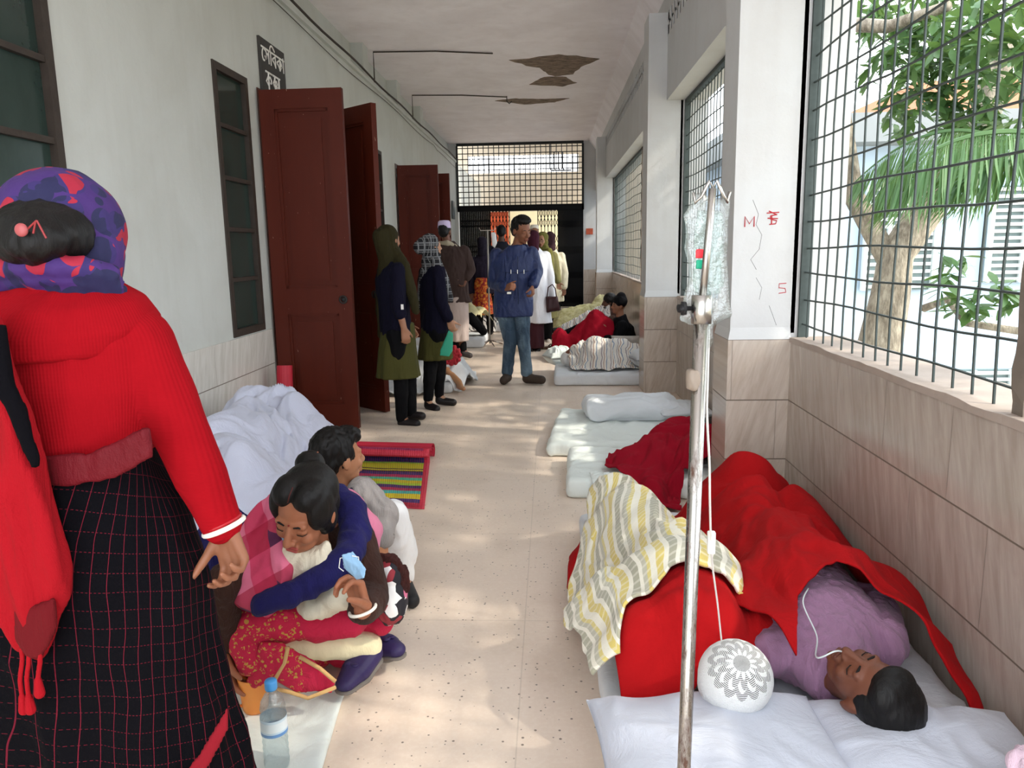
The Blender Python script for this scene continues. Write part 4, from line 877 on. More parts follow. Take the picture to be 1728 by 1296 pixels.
slab('wrapper', [at(a, b, y=yb) for a, b in outp], .008, M_clear, bag, .004, .005, 35.)
slab('bag', [at(a, b, y=yb+.0) for a, b in [(1176, 350), (1220, 352), (1222, 400), (1224, 480), (1215, 500), (1175, 500), (1168, 480), (1170, 400)]], .006, M_inner, bag, .004, .001, 25.)
for y0_, y1_, c_ in ((420, 437, '#d8303a'), (438, 455, '#1a9a76')):
    slab('label_stripe', [at(1174, y0_, y=yb-.012), at(1190, y0_, y=yb-.012), at(1189, y1_, y=yb-.012), at(1173, y1_, y=yb-.012)], .002, plain(c_, .4, .05), bag, .0018, 0)
tube_pts = [at(a, b, y=yy) for a, b, yy in ((1196, 500, 1.33), (1196, 560, 1.33), (1194, 640, 1.325), (1193, 700, 1.33), (1197, 780, 1.36), (1198, 850, 1.4), (1200, 915, 1.5), (1203, 960, 1.6), (1211, 1020, 1.72), (1218, 1085, 1.85), (1222, 1105, 1.9))]
dt = thing('drip_line', 'thin white drip tube with a roller clamp hanging down to the capped patient', 'tube', tube_pts[0]); obj('tube', tb(curve(tube_pts), .0022, 8), plain('#e6e4de', .3, .03), dt, True)
qc = at(1200, 915, y=1.5); bm = box(qc.x-.008, qc.x+.008, qc.y-.008, qc.y+.006, qc.z-.024, qc.z+.024); obj('roller_clamp', bevel(bm, .003), plain('#efede6', .4, .03), dt)
bm = bmesh.new(); lathe(bm, [(0, -.03), (.004, -.028), (.0085, -.02), (.0085, .02), (.003, .03), (0, .03)], at(1195, 560, y=1.33), 14); obj('drip_chamber', bm, M_clear, dt, True)
# ------------------------------------------------------------------ left side, near
def Q(pts, y): return [at(p[0], p[1], y=y+(p[2] if len(p) > 2 else 0)) for p in pts]
M_kn = None
t = NT('red_ribbed_knit'); p = t.co(); o3 = t.sep(wrapped(t)); rb_ = t.math('SINE', t.math('MULTIPLY', o3[0], 700.)); rb2 = t.math('SINE', t.math('MULTIPLY', o3[1], 900.))
t.bump(t.math('ADD', t.math('ADD', rb_, t.math('MULTIPLY', rb2, .3)), t.math('MULTIPLY', t.noise(p, 9., 3.), 4.)), .22, .003); M_knit = t.done(t.mix(t.noise(p, 12., 3.), '#860812', '#970d18'), .95, 0., .08)
t = NT('black_checked_sari'); p = wrapped(t); wv = t.noise(t.co(), 3., 2., out='Color'); nd = t.n('MixRGB'); o3 = t.sep(p)
a_ = t.math('ADD', o3[0], t.math('MULTIPLY', o3[1], -.10)); b_ = t.math('ADD', o3[1], t.math('MULTIPLY', o3[0], .12))
a_ = t.math('ADD', a_, t.math('MULTIPLY', t.noise(t.co(), 4., 2.), .04)); b_ = t.math('ADD', b_, t.math('MULTIPLY', t.noise(t.co(), 3., 2.), .05))
l1 = line(t, a_, .034, .0016); l2 = line(t, b_, .034, .0013, .3); dash = t.math('GREATER_THAN', t.math('SINE', t.math('MULTIPLY', a_, 700.)), -.2)
g_ = t.math('MAXIMUM', t.math('MULTIPLY', l1, .8), t.math('MULTIPLY', t.math('MULTIPLY', l2, dash), .6))
c = t.mix(g_, '#08070b', '#6c1a2a')
bd = t.math('SUBTRACT', t.math('ADD', t.math('MULTIPLY', o3[0], -1.15), -1.0), o3[1])
bnd = t.math('LESS_THAN', t.math('ABSOLUTE', t.math('ADD', bd, .0)), .026)
t.bump(t.math('ADD', t.noise(t.co(), 9., 4.), t.math('MULTIPLY', t.noise(t.co(), 300.), .1)), .35, .02); M_sari = t.done(c, .95, 0., .08)
yw = 1.35
# wrist, elbow etc. of the woman seen from behind
J = joints(yw, head=(100, 395, .05), neck=(112, 492, .02), sl=(-15, 560), sr=(232, 560), pel=(180, 905, .02), el=(-60, 780), wl=(-40, 960), er=(312, 745), wr=(380, 893, .0), hl=(120, 960), hr=(250, 960), kl=V((-.86, 1.38, .42)), kr=V((-.73, 1.38, .42)), al=V((-.86, 1.36, .07)), ar=V((-.73, 1.36, .07)), tl=V((-.88, 1.54, .035)), tr=V((-.70, 1.54, .035)))
woman, MW = figure('woman seen from behind in a red knitted cardigan and black checked sari', J, .97, (-.12, 1, -.05), (0, 0, 1), '#83543c', .0038, hands={'r': dict(d=(.22, -.05, -1), n=(-.25, -1, 0), t=(-1, .2, 0), curls=[(.6, .9, .5), (.75, 1.0, .6), (.85, 1.05, .6), (.95, 1.1, .6)], thumb=.15, s=.84), 'l': dict(d=(0, 0, -1), n=(1, 0, 0), t=(0, 1, 0))}, hs=.8, sm=3)
bm = bmesh.new(); torso(bm, J, .97, .028, .0, topz=.0); X_, D_, U_ = (J['sr']-J['sl']).normalized(), V((0, 1, 0)), V((0, 0, 1))
bm.free(); bm = bmesh.new()
def rg(l, r, yy, ry, dy=0.): a, b = at(l, yy, y=yw+dy), at(r, yy, y=yw+dy); return ((a+b)/2, (b-a).length/2, ry)
loft(bm, [rg(25, 178, 484, .065), rg(-10, 198, 500, .08), rg(-50, 240, 528, .10), rg(-68, 270, 575, .12), rg(-55, 272, 650, .125), rg(-35, 262, 720, .12), rg(0, 255, 762, .118), rg(40, 245, 800, .112)], (1, 0, 0), (0, 1, 0), 48)
cap(bm, at(236, 578, y=yw), J['er'], .060, .052); cap(bm, J['er'], J['er'].lerp(J['wr'], .93), .052, .038); cap(bm, J['sl'], J['el'], .06, .05)
me = blob(bm, .006, 4, .004, 9.); attr_uv(me, (-.85, yw, 1.1), (1, 0, 0), (0, 1, 0)); obj('cardigan', me, M_knit, woman)
bm = bmesh.new(); loft(bm, [rg(5, 196, 482, .075), rg(-46, 236, 508, .112), rg(-70, 262, 545, .135), rg(-66, 248, 578, .14), rg(-64, 246, 584, .132), rg(-50, 236, 586, .10)], (1, 0, 0), (0, 1, .12), 48)
me = blob(bm, .006, 2, .003, 9.); attr_uv(me, (-.85, yw, 1.2), (1, 0, 0), (0, 1, 0)); obj('collar', me, M_knit, woman)
bm = bmesh.new()
loft(bm, [rg(45, 250, 745, .110), rg(30, 272, 800, .125), rg(5, 310, 870, .145), rg(-20, 338, 950, .155), rg(-30, 352, 1040, .155), rg(-25, 372, 1130, .15), rg(-10, 395, 1210, .15), rg(10, 425, 1300, .15), rg(30, 455, 1400, .15), rg(60, 500, 1560, .16), (V((-.77, 1.38, .03)), .26, .19)], (1, 0, 0), (0, 1, 0), 90, 11, .05)
me = blob(bm, .007, 3, .006, 7., (1.2, 1.2, .5)); attr_uv(me, (-.78, yw, .9), (1, 0, 0), (0, 1, 0), R=.2); obj('sari_skirt', me, M_sari, woman)
def band_slab(nm, pts, y, th, mat, root, **k): return slab(nm, Q(pts, y), th, mat, root, **k)
band_slab('sari_border', [(62, 768), (150, 764), (256, 716), (262, 770), (200, 808), (120, 822), (72, 822)], yw-.128, .006, cloth('#611019', .5, .35, .6, 9., 400., 0.), woman, wr=.003)
bm = bmesh.new(); band_slab('sari_border', [(388, 1185), (388, 1230), (372, 1262), (345, 1310), (300, 1350), (290, 1325), (330, 1280), (362, 1225)], yw-.125, .007, cloth('#7d1420', .3, .1, .9, 9., 400., 0.), woman, wr=.002)
M_pallu = cloth('#930d18', .5, .12, .95, 10., 400., 0.); M_pallu2 = cloth('#5d0e14', .5, .15, .9, 10., 400., 0.)
band_slab('sari_end', [(-40, 500), (0, 528), (8, 560), (18, 640), (42, 700), (66, 780), (88, 850), (106, 920), (118, 965), (108, 1020), (92, 1060), (72, 1110), (40, 1108), (20, 1060), (-30, 1030), (-70, 800)], yw-.17, .022, M_pallu, woman, voxel=.006, wr=.012, ws=9., wdir=(1.6, 1, .35), bulge=.02)
band_slab('sari_end', [(-30, 540), (8, 545), (22, 640), (45, 700), (68, 778), (62, 800), (38, 760), (18, 690), (-20, 640)], yw-.20, .010, M_sari, woman, wr=.004)
band_slab('sari_fold', [(25, 1010), (60, 1020), (92, 1010), (96, 1060), (72, 1112), (45, 1112), (25, 1080)], yw-.198, .008, M_pallu2, woman, wr=.004)
for x in (36, 47, 66):
    bm = bmesh.new(); pts = [at(x+2*math.sin(k*1.2), 1092+k*14, y=yw-.2) for k in range(7 if x != 66 else 5)]; tube(bm, pts, .0042, 8); e = pts[-1]; cap(bm, e, e+V((0, 0, -.025)), .006, .009); part('tassel', bm, M_pallu, woman, .0025, 1)
# head: hair with clip, patterned scarf
bm = bmesh.new(); ell(bm, at(72, 398, y=yw-.04), (.082, .08, .062)); ell(bm, at(100, 400, y=yw-.0), (.066, .09, .072)); ell(bm, at(60, 405, y=yw-.085), (.055, .045, .042)); part('hair', bm, M_hair, woman, .005, 3, .004, 30.)
t = NT('patterned_scarf'); p = t.co(); n1 = t.noise(p, 8., 2., .5, 1.5); n2 = t.voro(p, 22., 'F1')
c = t.ramp(n1, [(0, '#14133f'), (.47, '#2a1a58'), (.53, '#96122e'), (1, '#a01630')], 'CONSTANT'); c = t.mix(t.math('GREATER_THAN', n2, .62), c, '#38195f'); t.bump(t.noise(p, 30., 4.), .3, .01); M_scarf = t.done(c, .8)
bm = bmesh.new(); c0 = at(103, 388, y=yw+.05)
ell(bm, c0, (.108, .115, .112), sub=4); cap(bm, at(150, 425, y=yw+.03), at(148, 480, y=yw+.02), .06, .055); me = blob(bm, .005, 3, .003, 14.)
obj('head_scarf', me, M_scarf, woman)
bm = bmesh.new(); n = 30
pts = [at(-20+210*k/(n-1), 462-18*math.sin(PI*k/(n-1))+6*k/n, y=yw-.075*math.sin(PI*(k+4)/(n+6))+.0) for k in range(n)]
for k in range(3): tube(bm, [q+V((0, .012*k, -.018*k)) for q in pts], .021, 10)
part('head_scarf', bm, M_scarf, woman, .005, 3, .004, 18.)
clp = bmesh.new(); ell(clp, at(36, 388, y=yw-.142), (.011, .006, .011)); cl2 = obj('hair_clip', clp, plain('#a34f50', .25, .1), woman, True)
for a, b in (((45, 388), (62, 372)), ((62, 372), (78, 402)), ((60, 374), (56, 394))): obj('clip_wire', tb(Q([a, b], yw-.14), .0016, 6), plain('#8c2a2c', .3), cl2)
w0 = J['wr']; d0 = (J['wr']-J['er']).normalized(); uu, vv = frame(d0); q0 = w0+d0*-.006
obj('bangle', tb([q0+(uu*math.cos(a)+vv*math.sin(a))*.038 for a in np.linspace(0, 2*PI, 28, endpoint=False)], .0052, 8, True), plain('#e8e2d6', .3, .05), woman, True, label='white bangle')
obj('bangle', tb([q0-d0*.009+(uu*math.cos(a)+vv*math.sin(a))*.036 for a in np.linspace(0, 2*PI, 28, endpoint=False)], .003, 8, True), plain('#a01520', .3, .05), woman, True, label='thin red bangle')
# --- seated woman
ys = 2.1; SKN = '#9d6347'
J = joints(ys, head=(515, 862, -.06), neck=(527, 930, .04), sl=(455, 925, .05), sr=(600, 905, .08), el=(378, 985, -.1), wl=(381, 1092, -.02), er=(626, 1008, .0), wr=(612, 1030, -.2), pel=V((-.76, 2.42, .12)), hl=V((-.84, 2.36, .12)), hr=V((-.70, 2.36, .12)), kl=V((-.86, 2.12, .16)), kr=V((-.55, 2.05, .20)), al=V((-.60, 2.20, .09)), ar=V((-.56, 2.24, .07)), tl=V((-.54, 2.12, .045)), tr=V((-.44, 2.26, .05)))
J['kl'] = at(455, 1085, y=2.13); J['al'] = at(622, 1090, y=2.24); J['tl'] = at(584, 1152, y=2.13)
J['kr'] = at(430, 1060, y=2.3); J['ar'] = at(632, 1072, y=2.4); J['tr'] = at(668, 1096, y=2.32)
sit, MS = figure('woman seated on the floor with centre-parted hair, holding a blue face mask', J, .93, (-.26, -.86, -.42), (.10, -.40, .90), SKN, .0036, hands={'r': dict(d=(-.25, .0, 1), n=(-.45, -.6, .25), t=(-.3, -.6, .3), curls=[(.9, .8, .5), (.7, .8, .5), (.9, .9, .6), (1.0, 1.0, .6)], thumb=.75), 'l': dict(d=(.22, -.15, -.95), n=(.8, .1, .1), t=(.1, -1, .2), curls=[(.25, .35, .2), (.35, .4, .25), (.4, .5, .3), (.45, .5, .3)], thumb=.2)}, hs=1.12, sm=3)
features(sit, MS, mouth='#a34a45')
bm = bmesh.new(); s_ = 1.06; R = MS.to_3x3().normalized(); E = lambda c, r: ell(bm, MS @ V(c), [q*1.03 for q in r], R, 4)
E((0, -.030, .044), (.080, .092, .082)); E((.056, .006, .036), (.030, .056, .066)); E((-.056, .006, .036), (.030, .056, .066)); E((.03, .012, .085), (.04, .055, .04)); E((-.03, .012, .085), (.04, .055, .04)); E((0, -.06, -.01), (.068, .055, .08)); E((.035, -.105, .07), (.042, .04, .04)); E((-.058, -.01, -.02), (.026, .04, .05)); E((.058, -.02, -.02), (.022, .035, .05))
part('hair', bm, M_hair, sit, .0045, 4, .0012, 40.)
obj('hair_parting', tb([MS @ V(q) for q in ((0, .068, .098), (0, .055, .112), (0, .035, .1245))], .0016, 6), plain('#4e1d1a', .7), sit, True)
b_ = bmesh.new(); ell(b_, MS @ V((0, .0815, .025)), .0028, None, 2); obj('forehead_mark', b_, plain('#7a1a1a', .6), sit, True)
hp = tb([MS @ V(q) for q in ((.07, -.10, .03), (.02, -.13, .10))], .0028, 6); obj('hair_pin', hp, plain('#7a4a35', .4), sit, True)
M_mask = cloth('#8fb6d6', .3, .04, .8, 20.)
bm = bmesh.new(); cap(bm, MS @ V((.062, .03, -.075)), MS @ V((.030, .07, -.108)), .016, .014); cap(bm, MS @ V((.03, .07, -.108)), MS @ V((.0, .075, -.118)), .013, .01); part('chin_mask', bm, M_mask, sit, .003, 2, .001, 60.)
obj('mask_loop', tb([MS @ V(q) for q in ((.06, .04, -.06), (.074, .015, -.01), (.083, -.012, .022), (.078, -.02, -.02), (.068, .015, -.075))], .0012, 6), plain('#e8ebee', .6), sit)
for q in (1,): obj('earring', tb([MS @ V((.083+.004*math.sin(a), -.006, -.045+.010*math.cos(a))) for a in np.linspace(0, 2*PI, 14, endpoint=False)], .0014, 6, True), plain('#c79a3c', .3, metal=.8), sit, True)
# cardigan (dark brown), cream kurta front, red printed skirt, leggings
M_brown = cloth('#3b2620', .5, .15, .95, 30., 500., .3); M_cream = cloth('#d6cdb8', .5, .08, .9, 14.)
bm = bmesh.new(); torso(bm, J, .93, .016, .05); me = part('cardigan', bm, M_brown, sit, .007, 3, .005, 14.)
bm = bmesh.new(); arms(bm, J, .93, .016, 'lr', .86); cap(bm, J['sr'], J['er'], .058, .054); cap(bm, J['er'], J['er'].lerp(J['wr'], .75), .054, .044); cap(bm, J['sl'], J['el'], .055, .052); part('sleeves', bm, M_brown, sit, .006, 3, .006, 18.)
slab('kurta_front', Q([(482, 915), (520, 930), (552, 915), (562, 940), (545, 968), (500, 1000), (470, 1000), (470, 950)], ys-.06), .02, M_cream, sit, .005, .008, 16., bulge=.02)
t = NT('red_skirt_gold_leaves'); p = t.co(); v1 = t.voro(p, 62.); v2 = t.noise(p, 130., 2.); f = t.math('MULTIPLY', t.math('LESS_THAN', v1, .45), t.math('GREATER_THAN', v2, .52)); sx_ = t.sep(p); reg = t.math('LESS_THAN', t.math('ADD', sx_[0], t.math('MULTIPLY', t.noise(p, 4.), .16)), .10)
c = t.mix(t.math('MULTIPLY', f, reg), t.mix(t.noise(p, 5.), '#b00d3a', '#c2143f'), '#b98a3c'); t.bump(t.noise(t.mp(p, (1, 1, 1)), 14., 5., .6, 1.), .5, .03); M_skirt = t.done(c, .85)
P3 = lambda px, py, z: tuple(at(px, py, z=z))[:2]
bm = bmesh.new(); cap(bm, J['hl'], J['kl']+V((.02, .06, .03)), .12, .095); cap(bm, J['hr'], at(590, 1030, y=2.3), .10, .06); cap(bm, at(600, 1035, y=2.3), at(640, 1046, y=2.28), .07, .045); cap(bm, at(415, 1060, y=2.1), at(425, 1110, y=2.06), .07, .05); cap(bm, at(440, 1045, y=2.1), at(590, 1045, y=2.15), .075, .05)
part('skirt', bm, M_skirt, sit, .006, 5, .012, 11.)
slab('skirt_panel', Q([(440, 1085), (478, 1088), (500, 1100), (530, 1118), (566, 1150), (560, 1168), (515, 1170), (490, 1160), (455, 1140), (425, 1160), (415, 1150), (430, 1110)], 2.03), .012, M_skirt, sit, .005, .008, 16.)
M_gold = cloth('#c6a06a', .3, .1)
for L in ([(486, 1092), (480, 1120), (462, 1150), (458, 1162)], [(455, 1160), (490, 1168), (520, 1178), (566, 1160)], [(566, 1150), (540, 1128), (505, 1108)]): obj('skirt_trim', tb(Q(L, 2.015), .006, 8), M_gold, sit, True)
M_leg = cloth('#e2d8b2', .3, .05, .85, 14.)
bm = bmesh.new(); cap(bm, J['kl'], J['al'], .052, .044); cap(bm, J['al'], J['al'].lerp(J['tl'], .1), .04, .036); cap(bm, J['kr'], J['ar'], .05, .042); part('leggings', bm, M_leg, sit, .006, 3, .003, 16.)
M_purp = plain('#2f2550', .55, .1, 20., .1)
for q in 'lr':
    T_, A_ = J['t'+q], J['a'+q]; bm = bmesh.new(); d = (T_-A_); A2 = A_+V((0, 0, -.028)); cap(bm, A2, A2.lerp(T_, .55), .046, .05, ((0, 0, 1), .8)); cap(bm, A2.lerp(T_, .55), T_, .05, .034, ((0, 0, 1), .75)); sh = part('shoe', bm, M_purp, sit, .004, 3)
    m_ = T_.lerp(A_, .28)+V((0, -.004, .028)); dn = d.normalized(); sd = dn.cross(V((0, 0, 1))).normalized()
    bm = bmesh.new(); ell(bm, m_+sd*.012, (.012, .008, .006)); ell(bm, m_-sd*.012, (.012, .008, .006)); ell(bm, m_, .005); obj('bow', bm, M_purp, sh, True)
    sl_ = bmesh.new(); cap(sl_, A2+V((0, 0, -.028)), A2.lerp(T_, .55)+V((0, 0, -.03)), .046, .05, ((0, 0, 1), .25)); cap(sl_, A2.lerp(T_, .55)+V((0, 0, -.03)), T_+V((0, 0, -.02)), .05, .036, ((0, 0, 1), .25)); obj('sole', sl_, plain('#6d6660', .8), sh, True)
t = NT('plaid_shawl'); p = t.co(); o3 = t.sep(p); a_ = t.math('FRACT', t.math('DIVIDE', t.math('ADD', o3[0], t.math('MULTIPLY', o3[2], .35)), .15)); b_ = t.math('FRACT', t.math('DIVIDE', t.math('ADD', o3[2], t.math('MULTIPLY', o3[0], -.6)), .15))
c = t.mix(t.math('LESS_THAN', a_, .5), '#c23a5e', '#d06a88'); c = t.mix(t.math('MULTIPLY', t.math('LESS_THAN', b_, .5), .75), c, '#a31238'); c = t.mix(t.math('MULTIPLY', t.math('LESS_THAN', t.math('ADD', a_, b_), .35), .9), c, '#3b1640'); t.bump(t.noise(p, 14., 4.), .4, .02); M_plaid = t.done(c, .9); M_navy = cloth('#1d1b4e', .5, .1, .9, 12.)
slab('shawl', Q([(462, 822, .03), (500, 812, .06), (505, 850, .04), (486, 900, -.02), (492, 960, -.1), (486, 1010, -.12), (452, 1040, -.12), (410, 1030, -.1), (372, 1010, -.06), (385, 940, -.02), (420, 880, .02)], ys), .022, M_plaid, sit, .0055, .009, 14., (1, 1, .5), bulge=.03)
slab('shawl', Q([(365, 1005), (430, 985), (490, 1000), (480, 1035), (430, 1062), (390, 1050), (360, 1075), (345, 1030), (330, 900), (350, 865), (400, 850), (425, 870), (385, 930)], ys+.02), .018, M_navy, sit, .0055, .006, 14.)
bm = bmesh.new(); chain(bm, Q([(572, 832, .14), (594, 860, .10), (600, 900, .06), (586, 940, -.04), (552, 972, -.1), (500, 1000, -.13), (440, 1020, -.13)], ys), [.03, .042, .046, .042, .038, .036, .032]); part('shawl', bm, M_navy, sit, .006, 3, .007, 16.)
bm = bmesh.new(); chain(bm, Q([(585, 850, .16), (618, 895, .14), (622, 930, .12)], ys), [.045, .05, .03]); part('shawl', bm, cloth('#c2708c', .4), sit, .006, 3, .005, 16.)
bm = bmesh.new(); ell(bm, at(545, 1012, y=ys+.0), (.07, .1, .04)); ell(bm, at(575, 1005, y=ys-.03), (.055, .07, .04)); part('kurta', bm, M_cream, sit, .006, 3, .006, 16.)
wr_ = J['wr']; d0 = (J['wr']-J['er']).normalized(); hd_ = V((-.25, 0, 1)).normalized(); uu, vv = frame(hd_); q0 = wr_+V((0, 0, .002))
obj('bangle', tb([q0+(uu*math.cos(a)+vv*math.sin(a))*.036 for a in np.linspace(0, 2*PI, 28, endpoint=False)], .0048, 8, True), plain('#e8e2d6', .3, .05), sit, True, label='white bangle')
wl_ = J['wl']; dl = V((.22, -.15, -.95)).normalized(); uu, vv = frame(dl); obj('bangle', tb([wl_+(uu*math.cos(a)+vv*math.sin(a))*.034 for a in np.linspace(0, 2*PI, 28, endpoint=False)], .0042, 8, True), plain('#e8e2d6', .3, .05), sit, True, label='white bangle')
mk = thing('face_mask', 'pale blue surgical mask pinched in the raised hand of the seated woman', 'face mask', at(595, 955, y=ys-.24))
slab('mask_cloth', Q([(577, 936, .0), (595, 930, .01), (618, 960, -.01), (615, 976, -.02), (602, 978, 0), (580, 958, .01)], ys-.235), .004, M_mask, mk, .0022, .0012, 60.)
for L in ([(584, 940), (574, 942), (572, 958), (580, 964)], [(594, 938), (605, 940), (606, 950)]): obj('ear_loop', tb(Q(L, ys-.235), .0013, 6), M_white, mk)
# --- boy
yb_ = 2.78
J = joints(yb_, head=(573, 772), neck=(578, 820, .03), sl=(548, 838, .02), sr=(612, 832, -.02), er=(648, 868, -.04), wr=(646, 915, -.1), el=(540, 900, .1), wl=(580, 900, -.1), pel=V((-.72, 2.98, .17)), hl=V((-.78, 2.95, .17)), hr=V((-.64, 2.95, .17)), kl=V((-.74, 2.72, .3)), kr=at(664, 868, y=2.85), al=V((-.76, 2.86, .06)), ar=V((-.62, 2.95, .06)), tl=V((-.72, 2.7, .03)), tr=V((-.56, 2.80, .03)))
boy, MB2 = figure('boy with short black hair in a grey jacket squatting behind the seated woman', J, .8, (.72, .68, .02), (0, 0, 1), '#a87455', .005, hands={'r': dict(d=(-.02, -.1, -1), n=(-.8, .3, 0), t=(0, -1, 0), curls=[(.3, .3, .2)]*4)}, hs=1.2)
hair_cap(boy, MB2, None, .0, -.012, .005, .007, [((0, .04, .085), (.062, .05, .035))], inf=.004)
M_gj = cloth('#8f8a89', .5, .08, .85, 14.)
bm = bmesh.new(); torso(bm, J, .84, .02, .04); arms(bm, J, .8, .02, 'lr', .8); cap(bm, J['sr'], J['er'], .062, .055); part('jacket', bm, M_gj, boy, .006, 3, .008, 18.)
w_ = J['er'].lerp(J['wr'], .74); d_ = (J['wr']-J['er']).normalized(); bm = bmesh.new(); cap(bm, w_-d_*.008, w_+d_*.014, .041, .038); part('cuff', bm, cloth('#d9d4cc', .2), boy, .004, 2)
for k in (0, .012): uu, vv = frame(d_); obj('cuff_stripe', tb([w_+d_*k+(uu*math.cos(a)+vv*math.sin(a))*.0415 for a in np.linspace(0, 2*PI, 24, endpoint=False)], .0022, 6, True), plain('#7a7472', .8), boy)
bm = bmesh.new(); chain(bm, Q([(552, 815, .04), (570, 832, -.08), (590, 836, -.09), (603, 822, -.02)], yb_), [.018, .02, .02, .018]); part('collar', bm, cloth('#20243c', .3), boy, .004, 2)
for k in (0, 7): obj('jacket_stripe', tb(Q([(585, 838+k, -.115), (600, 832+k, -.125)], yb_), .0028, 6), plain('#e6e2dc', .8), boy)
bm = bmesh.new(); legs(bm, J, .8, .014, 'lr', .95); part('trousers', bm, cloth('#e9e9ea', .3, .04), boy, .006, 3, .005, 16.)
shoes(boy, J, .8, M_dark)
# --- flowered cloth bag by the woman's elbow
t = NT('flowered_bag'); p = t.co(); v1 = t.voro(p, 30., out='Color'); c = t.ramp(t.sep(v1)[0], [(0, '#1c1a22'), (.55, '#8f2a34'), (.72, '#d66f92'), (.86, '#e9e6e4')], 'CONSTANT'); M_flow = t.done(c, .8)
bg_ = thing('bag', 'small dark flowered bag with a fluffy brown top beside the seated woman', 'bag', at(655, 1035, z=.0)); yq = 2.22
bm = bmesh.new(); ell(bm, at(660, 1010, y=yq), (.05, .07, .085)); ell(bm, at(658, 970, y=yq), (.04, .05, .05)); part('body', bm, M_flow, bg_, .005, 3, .006, 20.)
bm = bmesh.new(); chain(bm, Q([(642, 942, 0), (662, 945, .0), (676, 965, 0), (680, 990, 0)], yq), [.014, .018, .022, .02]); part('fluffy_trim', bm, cloth('#4a2622', .9, .2, 1., 60.), bg_, .004, 1, .006, 60.)
# --- sheeted bed and its occupant
bedL = tag(mattress('mattress', -2.15, -1.36, 2.1, 4.75, 0, .14, M_sheet), 'white sheeted mattress along the ward wall beside the woman in red', 'mattress', 'mattresses along the ward wall')
hp_ = [('b', -2.15, -1.22, 2.1, 5.0, .14), ('c', (-1.75, 4.5, .3), (-1.7, 3.7, .34), .2, .18), ('c', (-1.7, 3.7, .3), (-1.35, 3.15, .42), .16, .12), ('c', (-1.35, 3.15, .3), (-1.6, 2.7, .25), .12, .1), ('e', -1.78, 4.6, .3, .3, .25, .25), ('c', (-1.9, 3.6, .3), (-1.75, 3.0, .36), .14, .12)]
M_shv = cloth('#c2c6d8', .5, .04, .85, 7.)
tag(drape('bed_sheet', [(-2.12, 2.2), (-1.25, 2.2)], [(-1.25, 2.2), (-1.1, 3.0), (-1.2, 3.9), (-1.42, 4.8)], [(-2.12, 5.0), (-1.8, 5.05), (-1.42, 4.8)], [(-2.12, 2.2), (-2.14, 3.6), (-2.12, 5.0)], hp_, M_shv, None, 1.3, 150, 190, .042, 4.2, .008, .014, smooth=6), 'white rumpled sheet heaped over the bedding by the ward wall', 'sheet')
fl = tag(mattress('floor_cloth', -1.12, -.62, 1.25, 2.22, 0, .03, M_sheet2, .1, .004, .012), 'white floor cloth under the bottle and the orange cup', 'cloth')
# --- cup, bottle
cpo = at(432, 1196, z=.03); cup = thing('cup', 'orange plastic mug held by the seated woman', 'cup', cpo); bm = bmesh.new(); lathe(bm, [(0, 0), (.034, 0), (.038, .01), (.046, .10), (.048, .115), (.045, .115), (.042, .10), (.035, .012), (0, .01)], cpo, 32)
t = NT('orange_plastic'); M_or = t.done('#f09a4a', .35, 0., .4); t.b.inputs['Subsurface Weight'].default_value = .3; t.b.inputs['Subsurface Radius'].default_value = (.03, .015, .008); obj('mug', bm, M_or, cup, True)
obj('handle', tb([cpo+V((-.040, -.02, .085)), cpo+V((-.066, -.035, .08)), cpo+V((-.07, -.038, .05)), cpo+V((-.060, -.033, .02)), cpo+V((-.034, -.018, .022))], .005, 8), M_or, cup, True)
bp = at(468, 1292, z=.03); bt = thing('water_bottle', 'clear water bottle with a blue cap and label on the white floor cloth', 'bottle', bp)
prof = [(0, .004), (.02, 0), (.032, .002), (.034, .02), (.032, .03), (.034, .04), (.032, .05), (.034, .06), (.032, .07), (.034, .08), (.032, .09), (.0345, .10), (.0345, .155), (.032, .165), (.034, .175), (.030, .195), (.02, .212), (.0135, .222), (.0135, .236), (0, .236)]
M_pet = mk_clear('bottle_plastic', '#eef6fa', .03, .3)
bm = bmesh.new(); lathe(bm, prof, bp, 32); obj('body', bm, M_pet, bt, True)
bm = bmesh.new(); lathe(bm, [(0, .228), (.0155, .228), (.0165, .232), (.0165, .25), (.0145, .254), (0, .254)], bp, 24); obj('cap', bm, plain('#4f9bdc', .35, .05), bt, True)
t = NT('bottle_label'); z_ = t.sep(t.co())[2]; f = t.math('FRACT', t.math('MULTIPLY', z_, 1.)); c = t.ramp(t.math('MULTIPLY', t.math('SUBTRACT', z_, .10), 18.), [(0, '#3e7fc4'), (.25, '#bcd6ea'), (.34, '#dfe9ef'), (.8, '#c7dcea')], 'CONSTANT'); M_lab = t.done(c, .35); t.b.inputs['Alpha'].default_value = .8
bm = bmesh.new(); lathe(bm, [(.0352, .105), (.0352, .152)], bp, 32); obj('label', bm, M_lab, bt, True, label='blue and white bottle label')
